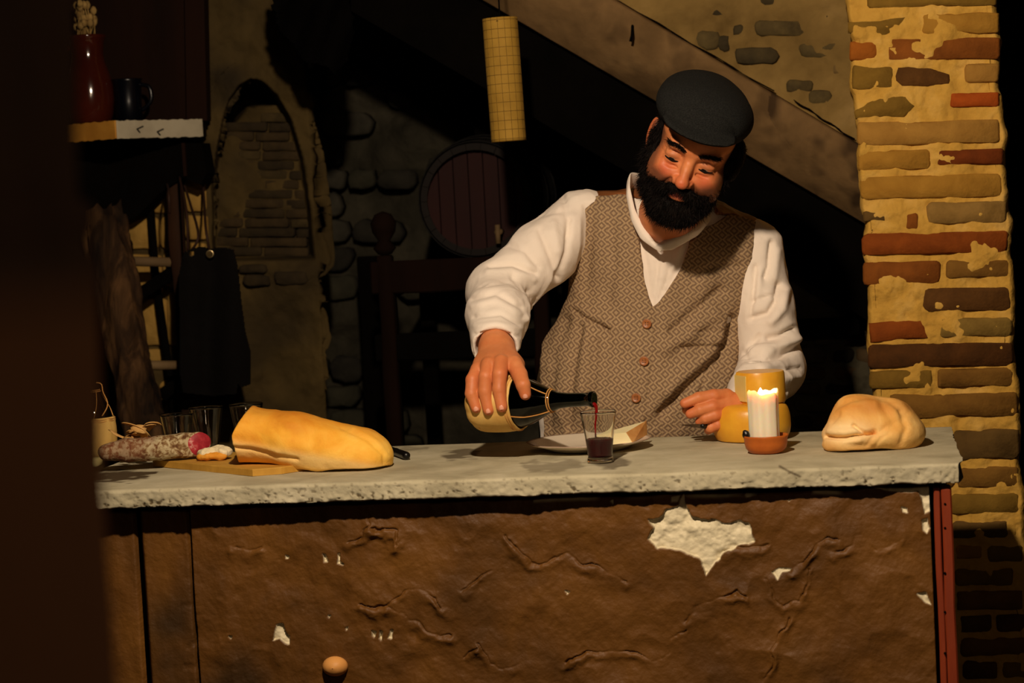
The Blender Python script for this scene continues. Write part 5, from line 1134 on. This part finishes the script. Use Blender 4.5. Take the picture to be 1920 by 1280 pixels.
# ---- eyes, lashes, brows
EYEW = pm('eye_white', [(0, (138, 108, 90))], rough=.1, spec=.6); IRIS = pm('iris', [(0, (20, 12, 8))], rough=.1, spec=.6)
for s in (-1, 1):
    c = np.array([s*.033, .0718, -.0054]); v, f = lathe([(0, -.0118)]+[(.0118*math.sin(t), -.0118*math.cos(t)) for t in np.linspace(.2, 2.9, 12)]+[(0, .0118)], c, (0, 1, 0), 20); e = mesh_obj('eye', H(v), f, EYEW, man)
    d = np.array([-.15, .88, -.46]); d /= np.linalg.norm(d); v, f = lathe([(0, .0124), (.0040, .0120), (.0070, .0107), (.0078, .0095), (.005, .009)], c, d, 20); mesh_obj('iris', H(v), f, IRIS, e)
    arc = [(s*.033+(.0158*math.cos(t)), .0848-.006*abs(math.cos(t))**2, -.0058-.0014*math.sin(t)+.0008*math.cos(t)*s) for t in np.linspace(0, math.pi, 14)]
    v, f = tube(H(np.array(arc)), np.interp(np.linspace(0, 1, 14), [0, .5, 1], [.0008, .0021, .0010]), 6); mesh_obj('eyelash', v, f, HAIR, man)
def hairs(base, nrm, n, length, dirf, width=.0007, seed=1, curl=.25):
    """tapered blades of hair growing from sampled points (local head frame)"""
    r = np.random.RandomState(seed); ii = r.randint(0, len(base), n); B = base[ii]+r.normal(0, .0012, (n, 3)); Nn = nrm[ii]
    D = dirf(B, Nn)+r.normal(0, curl, (n, 3)); D /= np.linalg.norm(D, axis=1)[:, None]; S_ = np.cross(D, r.normal(0, 1, (n, 3))); S_ /= np.linalg.norm(S_, axis=1)[:, None]
    L_ = length*r.uniform(.5, 1.2, n)[:, None]; bend = r.normal(0, .25, (n, 3))*L_
    V = np.stack([B-S_*width, B+S_*width, B+D*L_*.55+bend*.3+S_*width*.6, B+D*L_*.55+bend*.3-S_*width*.6, B+D*L_+bend], 1).reshape(-1, 3)
    k = np.arange(n)*5; Fs = [tuple(q_) for q_ in np.stack([k, k+1, k+2, k+3], 1)]+[tuple(q_) for q_ in np.stack([k+3, k+2, k+4], 1)]
    return V, Fs
for s in (-1, 1):
    bp = np.array([(s*t, .0905-.9*(t-.02)**2*12, .0215+.005*math.sin((t-.012)/.038*2.6)+dz) for t in np.linspace(.013, .052, 30) for dz in (-.002, -.0005, .001, .0025)]); bn = np.tile([0, 1.0, 0], (len(bp), 1))
    bp[:, 2] += .0015; fm = hL[(hL[:, 1] > .03) & (hL[:, 2] > 0) & (hL[:, 2] < .06)]
    bp[:, 1] = [fm[np.argmin((fm[:, 0]-q_[0])**2+(fm[:, 2]-q_[2])**2), 1] for q_ in bp]
    v, f = hairs(bp, bn, 520, .008, lambda B, N: N*.35+np.array([s*1.0, 0, .15]), .0005, 3+s); mesh_obj('eyebrow', H(v), f, HAIR, man)
# ---- beard, moustache and hair
vol = Vol((-.11, -.05, -.2), (.11, .14, .07), .0024)
for s in (-1, 1):
    q_ = .88 if s > 0 else 1.0
    vol.chain([(s*.0765, .012, .045), (s*.0765, .014, .0), (s*.0715*q_, .022, -.045), (s*.054*q_, .045, -.084), (s*.025, .070, -.106)], [.005, .008, .015*q_, .021*q_, .024], k=.02)
    vol.chain([(s*.058, .050, -.052), (s*.043, .066, -.066)], [.011, .013], k=.012)
    vol.chain([(0, .0985, -.0535), (s*.018, .0945, -.0575), (s*.034, .083, -.069), (s*.040, .074, -.090)], [.0062, .0082, .0085, .009], k=.006)
vol.ell((0, .057, -.106), (.048, .040, .030), k=.02).ell((-.002, .064, -.117), (.032, .028, .024), k=.02).ell((0, .085, -.095), (.020, .012, .012), k=.01)
vol.cap((-.017, .098, -.0705), (.017, .098, -.0705), .0068, k=.004, op='s')
brV, brQ = hmesh(vol, 1, lambda V, N: V+N*(.0016*fbm(V*np.array([1, 1, .5]), 90, 2, 4))[:, None]); brN = -vnormals(brV, brQ)
v, f = hairs(brV, brN, 15000, .013, lambda B, N: N*.55+np.array([0, .15, -.75]), .00055, 11, .3)
P_, F_ = join([(H(brV), [tuple(q_) for q_ in brQ]), (H(v), f)]); o = mesh_obj('beard', P_, F_, HAIR, man); o['label'] = 'full black beard and moustache'
vol = Vol((-.11, -.14, -.09), (.11, .1, .14), .003)
vol.ell((0, -.030, .025), (.0795, .094, .085), k=.01).ell((.084, -.008, -.006), (.017, .030, .044), k=.02)
X, Y, Z = vol.all(); vol.F = np.maximum(vol.F, (Y-.028-.25*(Z-.02))); vol.F = np.maximum(vol.F, -(np.sqrt(((X+.085)/.03)**2+((Y+.006)/.024)**2+((Z+.006)/.038)**2)-1)*.02)
hrV, hrQ = hmesh(vol, 1); hrN = -vnormals(hrV, hrQ); v, f = hairs(hrV, hrN, 3500, .008, lambda B, N: N*.4+np.array([0, -.2, -.8]), .0006, 5)
P_, F_ = join([(H(hrV), [tuple(q_) for q_ in hrQ]), (H(v), f)]); mesh_obj('hair', P_, F_, HAIR, man)
# ---- flat cap
vol = Vol((-.14, -.17, .0), (.15, .17, .2), .003)
vol.ell((-.012, -.015, .086), (.090, .114, .050), k=.01).ell((-.012, .038, .088), (.084, .074, .040), k=.03).ell((-.004, -.02, .066), (.086, .106, .034), k=.02)
vol.ell((.012, .02, .084), (.074, .086, .044), k=.03)
Rv = np.array(Matrix.Rotation(-.12, 3, 'X')); vol.ell((-.004, .104, .0815), (.074, .050, .0065), Rv, k=.006)
vol.ell((0, -.025, .03), (.080, .095, .055), k=.006, op='s')
cV, cQ = hmesh(vol, 2, lambda V, N: V+N*(.0022*fbm(V, 14, 2, 3)-.0018*np.exp(-(line_dist(V[:, 0], V[:, 1], [(-.09, .085), (0, .10), (.09, .085)])/.004)**2)*(V[:, 2] > .07))[:, None])
cp_ = mesh_obj('cap', H(cV), cQ, CAPM, man); cp_['label'] = 'black woollen flat cap'

VP = [(1082, 373), (1130, 369), (1178, 366), (1186, 400), (1198, 460), (1210, 530), (1222, 580), (1246, 556), (1275, 502), (1296, 452), (1316, 425), (1368, 402), (1418, 417), (1408, 480), (1394, 550), (1384, 600), (1440, 660), (1440, 1000), (900, 1000), (900, 760), (955, 660), (1030, 596), (1048, 572), (1066, 530), (1080, 460)]
# ---- shirt
def cloth(V, a=1.0, s=0):
    w_ = V+np.stack([fbm(V, 7, 2, s+i)*.03 for i in range(3)], 1)
    return a*(.0035*(1-2*np.abs(fbm(w_*np.array([1, 1, .55]), 13, 2, s+5)))+.0015*fbm(w_, 34, 2, s+6))
vs = Vol((-1.0, 4.52, .82), (-.0, 5.24, 1.58), .0042)
torso(vs, .003)
vs.chain([SHL, (SHL+ELL)/2, ELL, (ELL+WRL)/2+[0, 0, .004], WRL], [.069, .071, .067, .063, .051], k=.018)
vs.chain([SHR, (SHR+ELR)/2, ELR, (ELR+WRR)/2, WRR], [.056, .064, .070, .058, .046], k=.018)
# open cuffs: hollow at the wrists
aL = (WRL-ELL)/np.linalg.norm(WRL-ELL); aR = (WRR-ELR)/np.linalg.norm(WRR-ELR)
X, Y, Z = vs.all()
dL = (X-WRL[0])*aL[0]+(Y-WRL[1])*aL[1]+(Z-WRL[2])*aL[2]; near = ((X-WRL[0])**2+(Y-WRL[1])**2+(Z-WRL[2])**2) < .11**2
vs.F = np.where(near, np.maximum(vs.F, dL-.006), vs.F)
dR = (X-WRR[0])*aR[0]+(Y-WRR[1])*aR[1]+(Z-WRR[2])*aR[2]; near = ((X-WRR[0])**2+(Y-WRR[1])**2+(Z-WRR[2])**2) < .10**2
vs.F = np.where(near, np.maximum(vs.F, dR-.006), vs.F); del X, Y, Z, dL, dR, near
vs.chain([WRL-aL*.012, WRL+aL*.05], [.040, .044], k=.004, op='s').chain([WRR-aR*.012, WRR+aR*.05], [.037, .04], k=.004, op='s')
sV, sQ = vs.mesh(); sV = smooth(sV, sQ, 1); sN = vnormals(sV, sQ)
arm = np.clip(1-np.minimum(line_dist(*proj(sV), [(1085, 410), (930, 560), (928, 640)]), line_dist(*proj(sV), [(1428, 455), (1448, 690), (1400, 770)]))/90, 0, 1)
_cufd = (np.minimum(np.linalg.norm(sV-WRL, axis=1), np.linalg.norm(sV-WRR, axis=1))-.07)/.05; cuf = np.clip(_cufd, .12, 1); _s8 = smooth(sV, sQ, 8); sV = sV+(_s8-sV)*(1-cuf)[:, None]
sV = sV+sN*(cloth(sV, 1.0, 3)*(.35+.9*np.sqrt(arm))*cuf)[:, None]
SF = [([(1012, 432), (1032, 480), (1046, 522)], 6, -.006), ([(1068, 410), (1062, 470), (1046, 522)], 5, -.006), ([(1038, 420), (1046, 470)], 9, .005), ([(918, 498), (960, 495), (1004, 512)], 5, -.006), ([(915, 510), (960, 508), (1000, 524)], 7, .005),
      ([(962, 520), (990, 545), (1002, 570)], 6, -.006), ([(884, 560), (930, 549), (978, 575)], 5, -.005), ([(886, 574), (930, 563), (975, 588)], 6, .004), ([(888, 594), (940, 588), (975, 608)], 4, -.004), ([(900, 536), (950, 528), (992, 548)], 4, -.004),
      ([(1048, 352), (1060, 385), (1066, 440)], 6, -.005), ([(995, 412), (1020, 400), (1050, 396)], 5, -.004), ([(880, 640), (886, 665)], 3, -.006), ([(890, 626), (930, 620), (974, 630)], 2.5, -.004), ([(890, 612), (930, 606), (974, 616)], 5, .003),
      ([(985, 560), (1000, 590), (985, 600)], 6, .006), ([(955, 460), (985, 470), (1010, 500)], 5, -.004),
      ([(1447, 455), (1441, 500), (1434, 520)], 5, -.010), ([(1458, 470), (1452, 520)], 7, .005), ([(1461, 535), (1455, 565), (1440, 588), (1408, 596)], 6, -.013), ([(1472, 545), (1466, 580), (1446, 603)], 9, .010), ([(1450, 552), (1412, 564)], 4, -.006),
      ([(1490, 616), (1462, 630), (1440, 634)], 6, -.012), ([(1500, 650), (1462, 666), (1398, 672)], 6, -.013), ([(1495, 636), (1460, 650), (1405, 656)], 9, .010), ([(1422, 630), (1398, 662)], 5, -.006), ([(1416, 500), (1412, 545), (1406, 585)], 4.5, -.007), ([(1426, 510), (1420, 560)], 6, .004),
      ([(1500, 690), (1465, 692), (1420, 690)], 4, -.006), ([(1498, 705), (1470, 712), (1430, 706)], 7, .006), ([(1490, 728), (1462, 734)], 5, -.006),
      ([(1236, 470), (1231, 520), (1224, 572)], 2.5, -.004), ([(1262, 470), (1252, 520), (1236, 560)], 2.5, -.004), ([(1248, 470), (1240, 520)], 6, .003), ([(1290, 460), (1272, 500), (1250, 545)], 5, -.005), ([(1200, 440), (1212, 500), (1220, 560)], 5, -.004), ([(1280, 450), (1262, 500)], 6, .004)]
sN = vnormals(sV, sQ); sV = folds(sV, sN, SF)
px_, py_ = proj(sV); sN = vnormals(sV, sQ)
sV = sV-sN*(.028*np.clip((-poly_sd(px_, py_, VP)-8)/32, 0, 1)*np.clip((line_dist(px_, py_, [(1428, 455), (1448, 690), (1400, 770)])-62)/22, 0, 1)*(sV[:, 1] < 5.0))[:, None]
sh_ = mesh_obj('shirt', sV, sQ, SHIRT, man); sh_['label'] = 'white long sleeved shirt'
def surf(V, px, py, r=6):
    x_, y_ = proj(V); m = np.hypot(x_-px, y_-py) < r; return V[m][:, 1].min()
# collar
Uu = [W(1300, 352, 5.03), W(1225, 330, 5.0), W(1184, 322, 4.94), W(1182, 348, 4.895), W(1192, 392, 4.865), W(1206, 420, 4.850), W(1232, 458, 4.838), W(1264, 438, 4.842), W(1305, 412, 4.862), W(1325, 396, 4.94), W(1345, 378, 5.0), W(1300, 352, 5.03)]
Mm = [W(1300, 362, 5.045), W(1210, 342, 5.01), W(1179, 334, 4.935), W(1178, 358, 4.887), W(1187, 402, 4.856), W(1205, 436, 4.842), W(1233, 463, 4.830), W(1266, 449, 4.830), W(1314, 428, 4.852), W(1330, 404, 4.945), W(1350, 384, 5.01), W(1300, 362, 5.045)]
Ll = [W(1300, 390, 5.05), W(1200, 362, 5.02), W(1177, 346, 4.94), W(1176, 370, 4.890), W(1185, 414, 4.862), W(1202, 448, 4.848), W(1234, 470, 4.834), W(1262, 468, 4.832), W(1308, 442, 4.860), W(1334, 412, 4.955), W(1355, 390, 5.02), W(1300, 390, 5.05)]
def lres(p, n):
    p = np.array(p); t = np.linspace(0, len(p)-1, n); return np.stack([np.interp(t, range(len(p)), p[:, i]) for i in range(3)], 1)
rows = [lres(r_, 70)*.85+spline(r_, 70)*.15 for r_ in (Uu, [(a+b)/2 for a, b in zip(Uu, Mm)], Mm, [(a+b)/2 for a, b in zip(Mm, Ll)], Ll)]
V = np.concatenate(rows); V = V+np.array([0, -.012, 0]); Q = [(r_*70+k, r_*70+k+1, (r_+1)*70+k+1, (r_+1)*70+k) for r_ in range(4) for k in range(69)]
o = mesh_obj('collar', V, Q, SHIRT, sh_); m_ = o.modifiers.new('t', 'SOLIDIFY'); m_.thickness = .0035; m_.offset = 0; m_ = o.modifiers.new('s', 'SUBSURF'); m_.levels = 1; m_.render_levels = 1

# ---- waistcoat
VBK = [(1082, 370), (1086, 300), (1440, 300), (1420, 420), (1408, 480), (1394, 550), (1384, 600), (1440, 660), (1440, 1000), (900, 1000), (900, 760), (955, 660), (1030, 596), (1048, 572), (1066, 530), (1080, 460)]
vv = Vol((-.72, 4.78, .80), (-.10, 5.20, 1.53), .0034)
torso(vv, .0125)
X, Y, Z = vv.all(); P_ = np.stack([X, Y, Z], -1); base = vv.F.copy(); px_, py_ = proj(P_); del P_
bb = poly_sd(px_, py_, VP)/840
front = np.maximum(base, bb); front = np.maximum(front, Y-5.03)
yline = np.interp(px_, [1082, 1178, 1368, 1418], [371, 364, 402, 417])
bbk = poly_sd(px_, py_, VBK)/840; back = np.maximum(base+.002, bbk); back = np.maximum(back, np.minimum(5.0-Y, (py_-yline-3)/840))
nk = W(1275, 385, 4.93); neckd = .078-np.hypot(X-nk[0], (Y-nk[1])*.8); back = np.maximum(back, neckd)
vv.F = front; vV, vQ = vv.mesh(); vV = smooth(vV, vQ, 1); vv.F = back; kV, kQ = vv.mesh(); del X, Y, Z, px_, py_, base, bb, bbk, front, back
vN = vnormals(vV, vQ); vV = vV+vN*(cloth(vV, 1.0, 30))[:, None]; vN = vnormals(vV, vQ)
VF = [([(1372, 600), (1362, 642), (1350, 668), (1310, 706), (1240, 775)], 9, -.020), ([(1356, 600), (1345, 640), (1325, 670), (1290, 700), (1250, 735)], 14, .011), ([(1385, 640), (1370, 690), (1350, 740)], 12, .010), ([(1334, 690), (1318, 725), (1308, 745)], 4, -.007),
      ([(1088, 615), (1078, 660), (1070, 720), (1066, 800)], 8, -.010), ([(1100, 620), (1094, 680), (1086, 760)], 10, .006), ([(1116, 640), (1112, 700), (1104, 780)], 8, -.008), ([(1060, 600), (1040, 660), (1030, 740), (1028, 800)], 9, -.009), ([(1050, 620), (1032, 690)], 9, .006), ([(1262, 620), (1300, 585), (1350, 545)], 10, -.011), ([(1245, 655), (1290, 628), (1340, 590)], 12, .009), ([(1300, 520), (1340, 500), (1385, 500)], 9, -.006), ([(1110, 400), (1104, 470), (1096, 540)], 9, -.005), ([(1145, 420), (1150, 500), (1140, 560)], 10, -.005),
      ([(1222, 580), (1229, 630), (1222, 690), (1212, 760), (1208, 830)], 2.2, -.005), ([(1075, 581), (1100, 598), (1141, 619)], 2.8, -.009), ([(1082, 573), (1108, 590), (1148, 610)], 5, .003), ([(1278, 651), (1320, 650), (1358, 646)], 2.8, -.009), ([(1280, 638), (1356, 633)], 9, .003), ([(1278, 622), (1358, 618)], 2.0, -.003),
      ([(1190, 390), (1202, 460), (1214, 530), (1225, 580)], 2.5, .002), ([(1160, 640), (1150, 700), (1140, 760)], 10, .004), ([(1280, 690), (1250, 740), (1200, 790)], 12, .004)]
vV = folds(vV, vN, VF)
ve = mesh_obj('waistcoat', vV, vQ, VEST, man); ve['label'] = 'beige diamond patterned waistcoat'
kN = vnormals(kV, kQ); kV = kV+kN*(cloth(kV, .9, 60))[:, None]; o = mesh_obj('waistcoat_back', kV, kQ, SATIN, man); o['label'] = 'shiny brown satin back of the waistcoat'
BTN = pm('wood_button', [(.3, (136, 78, 36)), (.7, (168, 104, 54))], 120, 3, .4, spec=.4)
for px_, py_ in ((1213, 607), (1208, 677), (1193, 746)):
    yb = surf(vV, px_, py_); c = W(px_, py_, yb-.001); ax = np.array([-.08, -1, .12]); bt_, bf = lathe([(0, 0), (.0085, .0), (.0102, .001), (.0105, .0028), (.0092, .0042), (.0072, .0032), (.003, .0027), (0, .0027)], c, ax, 26); bo = mesh_obj('button', bt_, bf, BTN, ve)
    R_ = frame(ax); hs = []
    for a, b in ((-.0024, -.0024), (.0024, -.0024), (-.0024, .0024), (.0024, .0024)): hs.append(lathe([(0, 0.0), (.0011, 0), (.0011, .0003), (0, .0003)], c+R_@np.array([a, b, .0029]), ax, 8))
    v, f = join(hs); mesh_obj('buttonhole', v, f, KH, bo)
c = W(1237, 467, 4.822); v, f = lathe([(0, 0), (.0045, 0), (.0052, .001), (.004, .002), (0, .0016)], c+[0, .0, 0], (0, -1, .1), 16); mesh_obj('button', v, f, SHIRT, sh_)

# ---- trousers and shoes
vt = Vol((-.78, 4.78, .06), (-.10, 5.24, 1.02), .009); vt.ell(W(1178, 900, 5.0), (.212, .150, .13), k=.05)
for hp in (HIPL, HIPR): vt.chain([hp, hp*[1, 1, 0]+[0, -.01, .48], hp*[1, 1, 0]+[0, .015, .10]], [.105, .078, .062], k=.03)
tV, tQ = vt.mesh(); tV = smooth(tV, tQ, 1); tN = vnormals(tV, tQ); mesh_obj('trousers', tV+tN*cloth(tV, 1.2, 80)[:, None], tQ, TROU, man)
for hp in (HIPL, HIPR):
    vz = Vol(hp*[1, 1, 0]+[-.08, -.22, -.01], hp*[1, 1, 0]+[.08, .12, .14], .005); vz.chain([hp*[1, 1, 0]+[0, .03, .05], hp*[1, 1, 0]+[0, -.13, .038]], [.048, .042], k=.02).cap(hp*[1, 1, 0]+[0, .02, .05], hp*[1, 1, 0]+[0, .02, .11], .048, k=.02)
    X, Y, Z = vz.all(); vz.F = np.maximum(vz.F, .004-Z); V, Q = vz.mesh(); mesh_obj('shoe', V, Q, SHOE, man)
# knife held in his other hand
kk = thing('knife', 'small dark knife held in the fist beside the cheese wheel', 'knife', W(1310, 800, 4.655))
ka, kb = W(1318, 798, 4.645), W(1352, 802, 4.69); vol = Vol(np.minimum(ka, kb)-.02, np.maximum(ka, kb)+.02, .0015); vol.chain([ka, kb], [.006, .0075], k=.003); sdf_obj(vol, 'handle', KH, kk)
ktip = W(1272, 796, 4.62); d = (ktip-ka); d /= np.linalg.norm(d); up_ = np.array([0, 0, 1.0])
v, f = prism([ka+up_*.004, ktip, ka-up_*.005+d*.01, ka-up_*.005], (0, .0015, 0)); mesh_obj('blade', v, f, STEEL, kk, smooth_=False)
